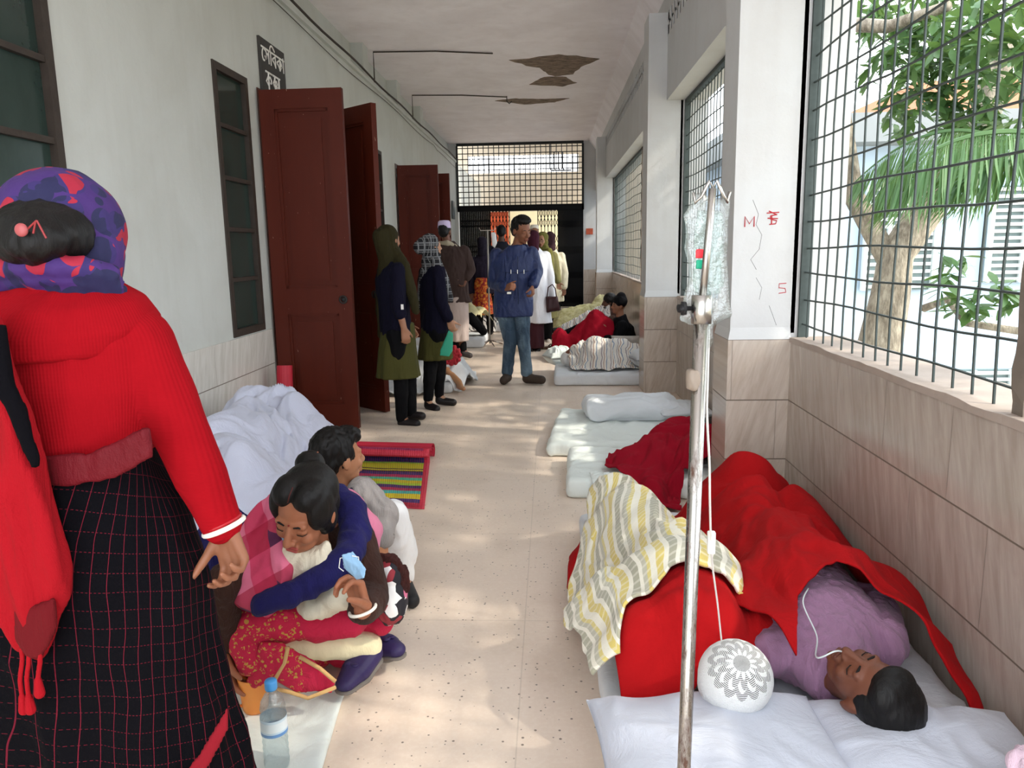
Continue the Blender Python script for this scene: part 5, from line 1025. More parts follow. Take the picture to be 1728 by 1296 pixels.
# --- striped floor mat, rolled at one end, and the rolled mat in the corner
t = NT('woven_striped_mat'); uvn = t.n('TexCoord'); u_, v_, _ = t.sep(uvn.outputs['UV'])
q_ = t.math('ADD', v_, t.math('MULTIPLY', t.noise(t.comb(t.math('MULTIPLY', u_, 2.), 0., 0.), 2.), .06)); f = t.math('FRACT', t.math('DIVIDE', q_, 1.3))
c = t.ramp(f, [(0, '#a92338'), (.06, '#a92338'), (.10, '#2b2a60'), (.16, '#c4b41e'), (.24, '#2fa79a'), (.30, '#a02b4a'), (.35, '#2b2a60'), (.40, '#9cc23a'), (.44, '#c4b41e'), (.49, '#36b08c'), (.54, '#a92b52'), (.60, '#2b2a60'), (.66, '#1b1b24'), (.68, '#b8b02a'), (.71, '#1b1b24'), (.73, '#b5b022'), (.84, '#8fc04a'), (.87, '#2b2a60'), (.92, '#8c2550')], 'CONSTANT')
rb_ = t.math('SINE', t.math('MULTIPLY', u_, 520.)); c = t.mix(t.math('MULTIPLY', t.math('LESS_THAN', rb_, -.75), .45), c, '#b52a48')
ed = t.math('MAXIMUM', t.math('GREATER_THAN', u_, .30), t.math('MAXIMUM', t.math('LESS_THAN', v_, -.0), t.math('GREATER_THAN', v_, 1.26))); c = t.mix(ed, c, '#c02a40'); t.bump(t.math('ADD', rb_, t.math('SINE', t.math('MULTIPLY', v_, 400.))), .3, .003); M_mat = t.done(c, .6)
A_, B_, C_, D_ = P3(560, 850, 0.01), P3(716, 857, .01), P3(726, 765, .03), P3(560, 765, .01)
mt = thing('floor_mat', 'colourful striped woven plastic mat partly rolled on the floor', 'mat', (A_[0], A_[1], 0)); nu, nv = 30, 60; co = []
for i in range(nu):
    for j in range(nv):
        u, v = i/(nu-1), j/(nv-1); p0 = V((*A_, 0)).lerp(V((*B_, 0)), u); p1 = V((*D_, 0)).lerp(V((*C_, 0)), u); q = p0.lerp(p1, v)
        a = max(0, (v-.86)/.14); r = .045; ln = .14*1.3
        if a > 0:
            th_ = a*PI*1.5; d = (p1-p0).normalized(); q = p0.lerp(p1, .86)+d*math.sin(th_)*r+V((0, 0, r-math.cos(th_)*r))
        co.append((q.x, q.y, q.z+.008+.006*noise.noise(V((u*3, v*5, 0)))))
me = bpy.data.meshes.new('mat'); me.from_pydata(co, [], [(i*nv+j, (i+1)*nv+j, (i+1)*nv+j+1, i*nv+j+1) for i in range(nu-1) for j in range(nv-1)]); uv = me.uv_layers.new(name='UVMap'); W_ = (V((*B_, 0))-V((*A_, 0))).length
for l in me.loops: i, j = divmod(l.vertex_index, nv); uv.data[l.index].uv = (i/(nu-1)*W_-(W_-.33), j/(nv-1)*1.3)
o = obj('woven_sheet', me, M_mat, mt, True); m = o.modifiers.new('t', 'SOLIDIFY'); m.thickness = .006
bm = bmesh.new(); p0, p1 = V((*D_, .05)), V((*C_, .05)); d = (p1-p0).normalized(); n = d.cross(V((0, 0, 1))); sp_ = [((.012+.0024*k)*math.cos(k*.5), (.012+.0024*k)*math.sin(k*.5)) for k in range(22)]
for a, b in zip(sp_, sp_[1:]):
    q = [p0+n*a[0]+V((0, 0, a[1])), p0+n*b[0]+V((0, 0, b[1])), p1+n*b[0]+V((0, 0, b[1])), p1+n*a[0]+V((0, 0, a[1]))]; q = [w__+d*.02 if i > 1 else w__ for i, w__ in enumerate(q)]; bm.faces.new([bm.verts.new(x) for x in q])
o = obj('rolled_end', bm, plain('#b8283e', .6, .1), mt); m = o.modifiers.new('t', 'SOLIDIFY'); m.thickness = .005
t = NT('red_black_mat_roll'); o3 = t.sep(t.co()); f = t.math('GREATER_THAN', t.math('SINE', t.math('MULTIPLY', o3[2], 150.)), 0.); ng = t.math('LESS_THAN', t.math('ABSOLUTE', t.math('ADD', o3[0], -.01)), .05); c = t.mix(t.math('MULTIPLY', f, ng), '#b01a30', '#1d1a30'); M_roll = t.done(c, .6)
rp = V((-2.03, 5.55, 0)); tag(obj('rolled_mat', tb([rp, rp+V((-.0, .05, .36)), rp+V((0, .08, .56))], [.06, .06, .058], 20), M_roll), 'red and black rolled mat standing in the corner by the first door', 'mat')
bm = bmesh.new(); ell(bm, (-1.16, 1.33, .1), (.16, .12, .1)); t = NT('bright_striped_cloth'); o3 = t.sep(t.co()); c = t.ramp(t.math('FRACT', t.math('MULTIPLY', o3[2], 9.)), [(0, '#d8b21e'), (.4, '#c02a60'), (.6, '#3a6a3a'), (.8, '#d8b21e')], 'CONSTANT'); M_bs = t.done(c, .8)
tag(obj('bundle', blob(bm, .008, 3, .01, 14.), M_bs), 'yellow and pink cloth bundle at the lower left corner', 'bundle')
# ------------------------------------------------------------------ people standing further down the gallery
def hijab(root, M, mat, drops=(), vox=.009, wr=.005, inf=.0, nm='headscarf'):
    bm = bmesh.new(); s = M.to_scale()[0]; R = M.to_3x3().normalized()
    ell(bm, M @ V((0, -.032, .036)), [q*s for q in (.09+inf, .098+inf, .096+inf)], R); ell(bm, M @ V((0, -.028, -.04)), [q*s for q in (.085+inf, .085+inf, .09+inf)], R)
    cap(bm, M @ V((0, -.02, -.08)), M @ V((0, -.02, -.16)), .078*s, .10*s); cap(bm, M @ V((.05, .03, -.09)), M @ V((-.05, .03, -.09)), .03*s, .03*s)
    for d in drops: chain(bm, d[0], d[1])
    return part(nm, bm, mat, root, vox, 3, wr, 16.)
def skirt_part(name, root, rings, mat, X=(1, 0, 0), vox=.01, folds=8, amp=.06, wr=.005): 
    bm = bmesh.new(); X = V(X); loft(bm, rings, X, X.cross(V((0, 0, 1))), 48, folds, amp, random.random()*6); return part(name, bm, mat, root, vox, 3, wr, 9., (1, 1, .3))
def ringpx(l, r, py, y, ry): a, b = at(l, py, y=y), at(r, py, y=y); return ((a+b)/2, (b-a).length/2, ry)
M_olive = cloth('#2b2714', .5, .12, .9, 12., 400., .1); M_olive2 = cloth('#464522', .5, .1, .9, 12., 400., .1); M_navyk = cloth('#100f20', .5, .1, .95, 14., 400., .05); M_blk = cloth('#0b0b0e', .4, .1, .9, 12., 400., .03)
M_shoeb = plain('#1a1617', .5, .1)
# olive headscarf nurse
y = 6.1
J = joints(y, head=(658, 405), neck=(664, 437), sl=(648, 458, .12), sr=(672, 456, -.14), er=(672, 515, -.16), wr=(682, 556, -.17), el=(668, 512, .16), wl=(690, 550, .1), pel=(668, 560), hl=(663, 565, .08), hr=(670, 565, -.08), kl=(690, 640, .08), kr=(676, 640, -.06), al=(694, 696, .08), ar=(678, 706, -.06), tl=(712, 702, .05), tr=(703, 715, -.1))
n1, M1 = figure('nurse in a long olive headscarf and dark top standing by the brown door', J, .92, (.55, .82, .02), (0, 0, 1), '#9a6c52', .008, hands={'r': dict(d=(.15, 0, -1), n=(-.4, .8, 0), t=(1, .1, 0), curl=(.6, .8, .5))})
hijab(n1, M1, M_olive, [((M1 @ V((0, -.1, .03)), at(652, 440, y=y-.05), at(645, 500, y=y+.0), at(643, 565, y=y+.03)), (.07, .06, .055, .03)), ((M1 @ V((.02, 0, -.1)), at(682, 450, y=y-.1), at(693, 490, y=y-.11), at(702, 525, y=y-.1)), (.06, .05, .04, .028)), ((at(682, 455, y=y+.0), at(700, 512, y=y)), (.05, .04))], .008, .006)
bm = bmesh.new(); torso(bm, J, .92, .02, .06); arms(bm, J, .92, .02, 'lr', .35); part('tunic_top', bm, M_navyk, n1, .008, 3, .005, 14.)
skirt_part('tunic_skirt', n1, [ringpx(645, 698, 545, y, .12), ringpx(640, 702, 590, y, .14), ringpx(636, 708, 636, y, .16)], M_olive2)
bm = bmesh.new(); legs(bm, J, .92, .012); part('trousers', bm, M_blk, n1, .009, 3, .004, 12.); shoes(n1, J, .92, M_shoeb)
tag_ = box(0, 0, 0, 0, 0, 0); tag_.free(); p = at(678, 518, y=y-.23); obj('badge', box(p.x-.006, p.x+.014, p.y-.004, p.y, p.z-.02, p.z+.02), M_white, n1)
# checked headscarf nurse
y = 6.7
J = joints(y, head=(729, 416), neck=(730, 442), sl=(718, 460, .14), sr=(740, 458, -.12), er=(745, 510, -.16), wr=(758, 540, -.15), el=(722, 512, .16), wl=(752, 545, .05), pel=(734, 552), hl=(730, 560, .08), hr=(738, 560, -.07), kl=(726, 625, -.05), kr=(742, 622, .1), al=(722, 676, -.05), ar=(741, 668, .1), tl=(737, 690, -.12), tr=(765, 679, .08))
n2, M2 = figure('nurse in a black checked headscarf and navy jumper holding a green folder', J, .88, (.8, .6, .04), (0, 0, 1), '#b08468', .008, hands={'r': dict(d=(.3, 0, -1), n=(.2, .9, 0), t=(1, 0, 0), curl=(.7, .8, .5))})
t = NT('black_white_plaid'); p = t.co(); o3 = t.sep(p); g_ = t.math('MAXIMUM', line(t, t.math('ADD', o3[0], t.math('MULTIPLY', o3[1], .4)), .06, .012), line(t, o3[2], .06, .012)); g2_ = t.math('MAXIMUM', line(t, t.math('ADD', o3[0], o3[1]), .06, .004, .3), line(t, o3[2], .06, .004, .3)); c = t.mix(g_, '#15151a', '#6d6f72'); c = t.mix(g2_, c, '#8a8c8c'); t.bump(t.noise(p, 16., 4.), .4, .02); M_pl2 = t.done(c, .9)
hijab(n2, M2, M_pl2, [((at(735, 440, y=y-.1), at(750, 470, y=y-.12), at(760, 505, y=y-.1)), (.045, .035, .025)), ((at(722, 450, y=y-.06), at(712, 480, y=y-.04), at(708, 520, y=y)), (.05, .035, .02)), ((M2 @ V((0, -.08, .02)), M2 @ V((0, -.13, -.0))), (.08, .06))], .008, .006)
bm = bmesh.new(); torso(bm, J, .88, .022, .06); arms(bm, J, .88, .02, 'lr', .85); part('jumper', bm, M_navyk, n2, .008, 3, .005, 14.)
skirt_part('tunic_skirt', n2, [ringpx(712, 757, 548, y, .11), ringpx(708, 762, 580, y, .12), ringpx(706, 764, 606, y, .13)], M_olive2)
bm = bmesh.new(); legs(bm, J, .88, .01, 'lr', .93); part('trousers', bm, M_blk, n2, .009, 3, .004, 12.); shoes(n2, J, .88, M_shoeb)
tag(slab('folder', Q([(757, 557), (765, 562), (764, 592), (758, 602), (742, 600), (743, 590)], y-.2), .006, plain('#2f9a7c', .5, .05), None, .004, 0), 'green folder held by the nurse in the checked headscarf', 'folder')
# man in blue jacket
y = 7.95
J = joints(y, head=(880, 389, -.03), neck=(872, 418), sl=(838, 430, .02), sr=(897, 428, .0), el=(834, 478, .04), wl=(853, 487, -.24), er=(903, 470, .03), wr=(899, 482, -.18), pel=(866, 518), hl=(852, 525), hr=(880, 525), kl=(861, 575, -.04), kr=(883, 575, -.06), al=(856, 628), ar=(889, 630, -.05), tl=(850, 642, -.12), tr=(914, 641, -.12))
J['er'] = at(906, 458, y=y+.03)
nb, M3 = figure('man in a blue zip jacket and jeans walking towards the camera', J, .98, (.62, -.72, -.3), (.05, -.2, 1), '#8a5a42', .0075, hands={'l': dict(d=(.6, -.6, .25), n=(.6, .5, -.3), t=(0, -.2, 1), curl=(1.0, 1.1, .7)), 'r': dict(d=(.05, -.3, -1), n=(-1, .2, 0), t=(0, -1, 0), curl=(.8, .9, .6))}, hs=1.17)
features(nb, M3); hair_cap(nb, M3, None, .0, 0, .006, .006, [((0, .03, .10), (.06, .055, .03)), ((0, .0, .1), (.07, .07, .04))])
t = NT('blue_jacket'); p = t.co(); t.bump(t.math('ADD', t.noise(t.mp(p, (1, 1, .6)), 12., 5., .6, 1.2), 0.), .6, .03); M_jac = t.done(t.mix(t.noise(p, 6., 3.), '#17264f', '#1f3265'), .55)
bm = bmesh.new(); torso(bm, J, .98, .028, .10, wide=1.06); arms(bm, J, .98, .026, 'lr', .9); cap(bm, J['sl'], J['el'], .066, .062); cap(bm, J['sr'], J['er'], .066, .06); jk = part('jacket', bm, M_jac, nb, .008, 3, .008, 13.)
bm = bmesh.new(); chain(bm, [M3 @ V(q) for q in ((.055, -.03, -.14), (.05, .04, -.155), (.015, .075, -.19))], [.02, .02, .014]); chain(bm, [M3 @ V(q) for q in ((-.06, -.03, -.13), (-.055, .04, -.15), (-.01, .075, -.19))], [.02, .02, .014]); part('collar', bm, M_jac, jk, .006, 2)
obj('zip', tb(Q([(874, 432, -.155), (874, 460, -.17), (874, 490, -.165), (875, 513, -.155)], y), .004, 6), plain('#16233f', .4), jk)
for x in (862, 873, 884): obj('zip_pull', tb(Q([(x, 455, -.172), (x, 462, -.176)], y), .0045, 6), M_chrome, jk)
obj('pocket_seam', tb(Q([(848, 459, -.15), (874, 461, -.17), (893, 457, -.15)], y), .003, 6), plain('#16233f', .4), jk)
t = NT('faded_jeans'); p = t.co(); f = t.ramp(t.noise(t.mp(p, (1, 1, .5)), 5., 4., .6), [(.4, '#000000'), (.7, '#ffffff')]); t.bump(t.noise(t.mp(p, (1, 1, 1.6)), 12., 4., .6, 1.), .6, .03); M_jean = t.done(t.mix(f, '#2f4457', '#6f8594'), .85)
bm = bmesh.new(); legs(bm, J, .98, .014, 'lr', .98, .01); loft(bm, [(J['pel']+V((0, 0, .03)), .178, .118), (J['pel']-V((0, 0, .08)), .182, .124)], (1, 0, 0), (0, 1, 0)); part('jeans', bm, M_jean, nb, .008, 3, .006, 14.); shoes(nb, J, 1.1, plain('#3f332b', .7, .2), inf=.014)
obj('phone', box(J['wl'].x+.02, J['wl'].x+.06, J['wl'].y-.09, J['wl'].y-.07, J['wl'].z-.05, J['wl'].z-.03), M_white, nb)
# man with the lilac cap
y = 9.8
J = joints(y, head=(751, 391), neck=(755, 410), sl=(737, 424), sr=(783, 424), er=(794, 455), wr=(786, 470, -.05), el=(735, 462), wl=(742, 480), pel=(768, 502), hl=(762, 508), hr=(774, 508), kl=(767, 550), kr=(776, 550), al=(769, 588), ar=(782, 590), tl=(775, 601, -.08), tr=(793, 600, -.02))
nc, M4 = figure('man seen from behind in a brown shawl coat, pale wrap and lilac cap', J, .98, (.25, .96, 0), (0, 0, 1), '#6d4634', .01)
hair_cap(nc, M4, None, .0, 0, .008, .003)
bm = bmesh.new(); lathe(bm, [(0, .07), (.06, .066), (.078, .05), (.083, .0), (.086, -.03), (0, -.03)], M4 @ V((0, -.02, .075)), 24); part('cap', bm, cloth('#cdbfe0', .2), nc, .006, 2)
bm = bmesh.new(); torso(bm, J, .98, .03, .06, .02); arms(bm, J, .98, .03, 'lr', .8); part('coat', bm, cloth('#3c2f2c', .5, .12), nc, .01, 3, .008, 12.)
bm = bmesh.new(); chain(bm, Q([(738, 412, -.02), (755, 410, -.08), (768, 416, -.04)], y), [.03, .035, .03]); part('scarf', bm, cloth('#a39a86', .4), nc, .008, 2, .004)
skirt_part('wrap', nc, [ringpx(748, 790, 500, y, .14), ringpx(750, 791, 540, y, .15), ringpx(757, 790, 575, y, .13)], cloth('#b7a7a0', .5))
shoes(nc, J, 1., plain('#3a3536', .6)); bm = bmesh.new()
for q in 'lr': cap(bm, J['a'+q], J['a'+q]+V((0, 0, .08)), .045, .045)
part('socks', bm, M_blk, nc, .008, 2)
# white coat and maroon headscarf
y = 10.6
J = joints(y, head=(899, 404), neck=(900, 420), sl=(884, 432), sr=(921, 432), er=(929, 470), wr=(932, 500), el=(880, 470), wl=(882, 505), pel=(905, 505), hl=(899, 512), hr=(911, 512), kl=(899, 550), kr=(908, 550), al=(898, 582), ar=(907, 584), tl=(896, 590, -.1), tr=(908, 592, -.1))
nw, M5 = figure('woman in a white coat, maroon skirt and maroon headscarf seen from behind', J, .95, (-.2, .97, 0), (0, 0, 1), '#8a5c46', .01)
hijab(nw, M5, cloth('#3e1a28', .5), (), .01)
bm = bmesh.new(); torso(bm, J, .95, .03, .34, .05, .04); arms(bm, J, .95, .024, 'lr', .92); part('white_coat', bm, cloth('#e8eaf0', .4, .03), nw, .01, 3, .006, 10., (1, 1, .3))
skirt_part('skirt', nw, [ringpx(888, 918, 530, y, .14), ringpx(886, 918, 560, y, .16), ringpx(884, 918, 586, y, .17)], cloth('#3f2026', .4)); shoes(nw, J, .95, M_shoeb)
hb = thing('handbag', 'dark maroon handbag hanging from the arm of the woman in the white coat', 'handbag', at(931, 515, y=y-.08)); M_bag = plain('#3a1f22', .35, .15)
slab('body', Q([(921, 500), (941, 500), (946, 524), (922, 528)], y-.1), .045, M_bag, hb, .008, .003, 14.); obj('strap', tb(Q([(923, 501), (925, 485), (932, 480), (937, 487), (939, 501)], y-.1), .008, 8), M_bag, hb, True)
# woman with glasses
y = 11.6
J = joints(y, head=(915, 405), neck=(919, 424), sl=(903, 432), sr=(934, 432), er=(939, 458), wr=(942, 476, -.05), el=(899, 460), wl=(903, 482), pel=(920, 500), hl=(914, 506), hr=(926, 506), kl=(915, 540), kr=(926, 540), al=(915, 570), ar=(926, 570), tl=(914, 577, -.1), tr=(926, 577, -.1))
ng, M6 = figure('woman with glasses and olive headscarf facing the camera behind the white coat', J, .93, (-.35, -.93, -.15), (0, 0, 1), '#a5795f', .008)
features(ng, M6); hijab(ng, M6, cloth('#6a6733', .5), [(Q([(926, 425, -.08), (929, 455, -.12), (925, 485, -.12)], y), (.06, .05, .03))], .009)
for q in (-1, 1): obj('glasses', tb([M6 @ V((q*.032+.024*math.cos(a), .096, .0+.018*math.sin(a))) for a in np.linspace(0, 2*PI, 18, endpoint=False)], .0025, 6, True), M_dark, ng, True)
bm = bmesh.new(); torso(bm, J, .93, .025, .35, .05); arms(bm, J, .93, .024, 'lr', .9); part('tunic', bm, cloth('#77724a', .4), ng, .01, 3, .005); bm = bmesh.new(); legs(bm, J, .93, .02); part('trousers', bm, M_blk, ng, .012, 3); shoes(ng, J, .93, plain('#b9b0a8', .6))
# further people near the gate
def simple(lab, y, hx, hy_, foot, skn, coat, low, hair=None, face=(0, 1, 0), s=.96, w=17, hat=None, vox=.013, hem=.3):
    f0 = at(hx, foot, y=y); J = dict(head=at(hx, hy_, y=y)); h = J['head']; sc = (h.z+.12)/1.66*1.0
    J.update(neck=h+V((0, 0, -.17*sc)), sl=h+V((-.17*sc, 0, -.28*sc)), sr=h+V((.17*sc, 0, -.28*sc)), pel=h+V((0, 0, -.72*sc)), el=h+V((-.23*sc, 0, -.56*sc)), er=h+V((.23*sc, 0, -.56*sc)), wl=h+V((-.22*sc, -.05, -.8*sc)), wr=h+V((.22*sc, -.05, -.8*sc)))
    z0 = .09
    for q, g in (('l', -1), ('r', 1)): J['h'+q] = V((h.x+g*.09*sc, y, J['pel'].z-.03)); J['k'+q] = V((h.x+g*.09*sc, y, .47*sc)); J['a'+q] = V((h.x+g*.09*sc, y, z0)); J['t'+q] = V((h.x+g*.1*sc, y-.14 if face[1] < 0 else y+.14, .035))
    r, M = figure(lab, J, sc*.97, face, (0, 0, 1), skn, vox, base=V((h.x, y, 0)))
    bm = bmesh.new(); torso(bm, J, sc, .03, hem, .04); arms(bm, J, sc, .026, 'lr', .9); part('coat', bm, coat, r, .012, 3, .006)
    bm = bmesh.new(); legs(bm, J, sc, .02); part('trousers', bm, low, r, .013, 3); shoes(r, J, sc, M_shoeb)
    if hair == 'hair': hair_cap(r, M, None, 0, 0, .009, .004)
    elif hair == 'scarf': hijab(r, M, hat, (), .011)
    elif hair == 'cap':
        hair_cap(r, M, None, 0, 0, .009, .003, inf=-.003); bm = bmesh.new(); lathe(bm, [(0, .065), (.06, .06), (.08, .04), (.087, -.02), (0, -.02)], M @ V((0, -.02, .075)), 20); part('cap', bm, hat, r, .008, 2)
    return r, M, J
simple('person in a cream shawl with a dark head, nearest the right side of the gate', 12.9, 929, 404, 0, '#7a523e', cloth('#d6cdb4', .4), M_blk, 'scarf', (.3, .95, 0), hat=cloth('#39242a', .4))
simple('man in a white cap and glasses behind the man in the blue jacket', 14.5, 902, 392, 0, '#8a604a', cloth('#a59f98', .4), M_blk, 'cap', (.1, -1, 0), hat=cloth('#e2ddd2', .3))
simple('dark-haired man mostly hidden behind the blue jacket', 14.0, 846, 392, 0, '#5c4032', cloth('#22242e', .4), M_blk, 'hair', (0, 1, 0))
r10, M10, J10 = simple('woman in a dark shawl and orange printed dress left of the man in blue', 12.6, 815, 412, 0, '#8a604a', cloth('#2a2433', .4), M_blk, 'scarf', (.4, .9, 0), hat=cloth('#231f2b', .4), hem=.1)
t = NT('orange_print'); p = t.co(); c = t.ramp(t.noise(p, 24., 2.), [(0, '#8e1c22'), (.45, '#c8551f'), (.58, '#e0a040'), (.66, '#b03020')], 'CONSTANT'); M_op = t.done(c, .85)
skirt_part('dress', r10, [ringpx(800, 830, 468, 12.6, .15), ringpx(798, 832, 500, 12.6, .17), ringpx(796, 834, 530, 12.6, .2)], M_op)
# far drip stand by the left wall
fs = thing('drip_stand', 'thin drip stand with a small white bag near the gate, left of the blue jacket', 'drip stand', (at(826, 540, y=11.2).x, 11.2, 0)); x = fs.location.x
obj('pole', tb([(x, 11.2, .03), (x, 11.2, 1.68)], .012, 8), plain('#a8a49c', .4), fs, True); obj('hook', tb([(x-.12, 11.2, 1.72), (x-.1, 11.2, 1.68), (x+.1, 11.2, 1.68), (x+.12, 11.2, 1.72)], .007, 6), M_chrome, fs, True)
for k in range(4): a = k*PI/2+.4; obj('leg', tb([(x, 11.2, .08), (x+.2*math.cos(a), 11.2+.2*math.sin(a), .012)], .01, 6), M_rust, fs, True)
slab('bag', [(x+.05, 11.2, 1.66), (x+.12, 11.2, 1.65), (x+.14, 11.2, 1.50), (x+.1, 11.2, 1.42), (x+.06, 11.2, 1.46)], .015, plain('#e4e8ea', .3, .03), fs, .01, .0)
# ------------------------------------------------------------------ right row, further beds
G_m = 'mattresses laid on the floor along the sill wall'
t = NT('striped_bed_cloth'); uvn = t.n('TexCoord'); u_, v_, _ = t.sep(uvn.outputs['UV']); f = t.math('FRACT', t.math('DIVIDE', t.math('ADD', u_, t.math('MULTIPLY', t.noise(uvn.outputs['UV'], 3.), .04)), .11))
c = t.ramp(f, [(0, '#d9d4cc'), (.25, '#8a7f86'), (.33, '#d9d4cc'), (.5, '#a9887a'), (.58, '#e3ddd2'), (.75, '#7c8da3'), (.84, '#d9d4cc')], 'CONSTANT'); t.bump(t.noise(uvn.outputs['UV'], 18., 4.), .5, .02); M_str = t.done(c, .9)
tag(mattress('mattress', .04, 1.18, 7.72, 8.75, 0, .13, M_sheet, -.03), 'white sheeted mattress of the patient under the striped cloth, behind the second pillar', 'mattress', G_m)
r1, _, J1 = lying('patient lying under a striped cloth on the third bed along the sill', (.22, 8.25, .24), (.38, 8.27, .22), (.46, 8.10, .22), (.46, 8.42, .22), (.85, 8.3, .22), (1.0, 8.3, .3), (1.12, 8.3, .2), .9, (-.3, -.2, .9), (-1, 0, .1), vox=.012)
hair_cap(r1, _, cloth('#dcdad6', .3), 0, 0, .01, .006, inf=.01)
tag(drape('blanket', [(.22, 7.85), (.5, 7.78), (1.0, 7.9)], [(1.0, 7.9), (1.1, 8.6)], [(.15, 8.5), (1.1, 8.6)], [(.22, 7.85), (.15, 8.5)], [('b', .04, 1.18, 7.72, 8.75, .13), ('c', (.35, 8.25, .22), (.75, 8.28, .24), .15, .15), ('e', .5, 8.2, .2, .2, .2, .22), ('c', (.75, 8.28, .24), (1.05, 8.3, .2), .12, .1)], M_str, None, 1.5, 90, 70, .02, 6, .008, .02), 'grey, brown and blue striped cloth over the patient on the third bed', 'blanket')
tag(cushion('pillow', (1.02, 7.98, .25), .17, .16, .2, M_sheet, .2), 'rounded white pillow against the second pillar', 'pillow')
tag(cushion('bundle', (.10, 8.55, .2), .16, .14, .2, M_sheet2, .4, wr=.02, ws=16.), 'knotted white cloth bundle at the aisle end of the third bed', 'bundle')
tag(mattress('mattress', .0, 1.18, 9.35, 10.2, 0, .12, M_sheet, 0), 'white mattress under the man with the black woollen hat', 'mattress', G_m)
def sitter(lab, hd, wallx, y, knee, foot, skn, face, s=.95, vox=.01, **k):
    h = V(hd); J = dict(head=h, neck=h+V((.02, 0, -.16*s)), sl=h+V((.03, -.17*s, -.26*s)), sr=h+V((.03, .17*s, -.26*s)), pel=V((wallx, y, .2)), el=h+V((-.05, -.2, -.45*s)), er=h+V((-.05, .2, -.45*s)), wl=h+V((-.28, -.1, -.42*s)), wr=h+V((-.28, .1, -.42*s)))
    for q, g in (('l', -1), ('r', 1)): J['h'+q] = V((wallx-.06, y+g*.09, .2)); J['k'+q] = V(knee)+V((0, g*.09, 0)); J['a'+q] = V(foot)+V((0, g*.08, 0)); J['t'+q] = J['a'+q]+V((-.1, 0, .06))
    r, M = figure(lab, J, s, face, (0, 0, 1), skn, vox, base=V((wallx, y, .1)), **k); return r, M, J
q = at(1044, 516, y=9.75); r2, M_, J_ = sitter('man in a black woollen hat sitting up against the sill wall', q, .98, 9.8, (.62, 9.8, .45), (.2, 9.8, .2), '#8e6048', (-.95, -.3, .05))
features(r2, M_); bm = bmesh.new(); ell(bm, M_ @ V((0, -.02, .06)), (.09, .1, .085)); ell(bm, M_ @ V((0, -.03, .12)), (.06, .06, .06)); part('woollen_hat', bm, M_blk, r2, .008, 2, .004, 20.)
bm = bmesh.new(); torso(bm, J_, .95, .03, .05); arms(bm, J_, .95, .03, 'lr', .9); part('jacket', bm, M_blk, r2, .01, 3, .006)
tag(drape('blanket', [(.02, 9.5), (.5, 9.42), (.85, 9.5)], [(.85, 9.5), (.85, 10.05)], [(.02, 10.1), (.85, 10.05)], [(.02, 9.5), (.02, 10.1)], [('b', 0, 1.18, 9.35, 10.2, .12), ('c', (.2, 9.8, .2), (.6, 9.8, .45), .08, .12), ('c', (.6, 9.8, .45), (.85, 9.8, .3), .13, .12), ('e', .12, 9.8, .15, .12, .16, .2)], M_redd, None, 1.8, 80, 60, .02, 7, .008, .02), 'crimson blanket over the raised knees of the man in the woollen hat', 'blanket', 'red blankets')
tag(cushion('bag', (.97, 9.22, .27), .24, .08, .2, cloth('#a9a199', .4), 0, tilt=Matrix.Rotation(math.radians(80), 3, 'X')), 'grey-beige cloth bag propped beside the man in the woollen hat', 'bag')
tag(mattress('mattress', .05, 1.18, 10.35, 11.1, 0, .12, M_sheet, 0), 'white mattress under the bearded man', 'mattress', G_m)
q = at(1027, 510, y=10.7); r3, M_, J_ = sitter('bearded man with thick dark hair sitting wrapped in a pale striped shawl', q, .9, 10.75, (.5, 10.7, .33), (.15, 10.7, .2), '#5d3d2d', (-.96, -.1, -.1))
hair_cap(r3, M_, None, 0, 0, .009, .006, [((0, .06, -.085), (.05, .04, .045))], inf=.01)
bm = bmesh.new(); torso(bm, J_, .95, .03, .05); arms(bm, J_, .95, .03, 'lr', .9); part('jumper', bm, cloth('#4a342c', .4), r3, .01, 3, .006)
bm = bmesh.new(); legs(bm, J_, .95, .02); part('trousers', bm, M_blk, r3, .01, 3, .004); shoes(r3, J_, 1., M_dark)
tag(drape('shawl', [(.1, 10.5), (.4, 10.48), (.82, 10.5)], [(.82, 10.5), (.84, 10.95)], [(.15, 11.0), (.84, 10.95)], [(.1, 10.5), (.15, 11.0)], [('b', .05, 1.18, 10.35, 11.1, .12), ('c', (.2, 10.75, .24), (.55, 10.75, .42), .07, .08), ('c', (.55, 10.75, .40), (.83, 10.75, .52), .08, .12)], M_str, None, 1.5, 80, 50, .02, 8, .008, .02), 'pale striped shawl stretched over the legs of the bearded man', 'shawl')
tag(mattress('mattress', .1, 1.18, 12.2, 13.0, 0, .12, M_sheet, 0), 'farthest white mattress on the sill side', 'mattress', G_m)
r4, M_, J_ = lying('patient lying under a yellow-green flowered blanket near the gate', (.98, 12.6, .3), (.82, 12.6, .25), (.75, 12.45, .25), (.75, 12.76, .25), (.5, 12.6, .25), (.35, 12.6, .3), (.22, 12.6, .22), .8, (0, 0, 1), (1, 0, .1), vox=.014)
hair_cap(r4, M_, None, 0, 0, .01, .004)
t = NT('flowered_yellow_cloth'); p = t.co(); c = t.ramp(t.noise(p, 22., 3.), [(0, '#6f7040'), (.46, '#cfc79a'), (.6, '#b9b27c')]); M_yel = t.done(c, .9)
tag(drape('blanket', [(.02, 12.25), (.9, 12.3)], [(.9, 12.3), (.9, 12.9)], [(.02, 12.95), (.9, 12.9)], [(.02, 12.25), (.02, 12.95)], [('b', .1, 1.18, 12.2, 13, .12), ('c', (.25, 12.6, .25), (.85, 12.6, .32), .14, .17), ('e', .85, 12.7, .3, .15, .2, .3)], M_yel, None, 1.5, 60, 50, .025, 7, .008, .02), 'yellow-green flowered blanket over the patient near the gate', 'blanket')
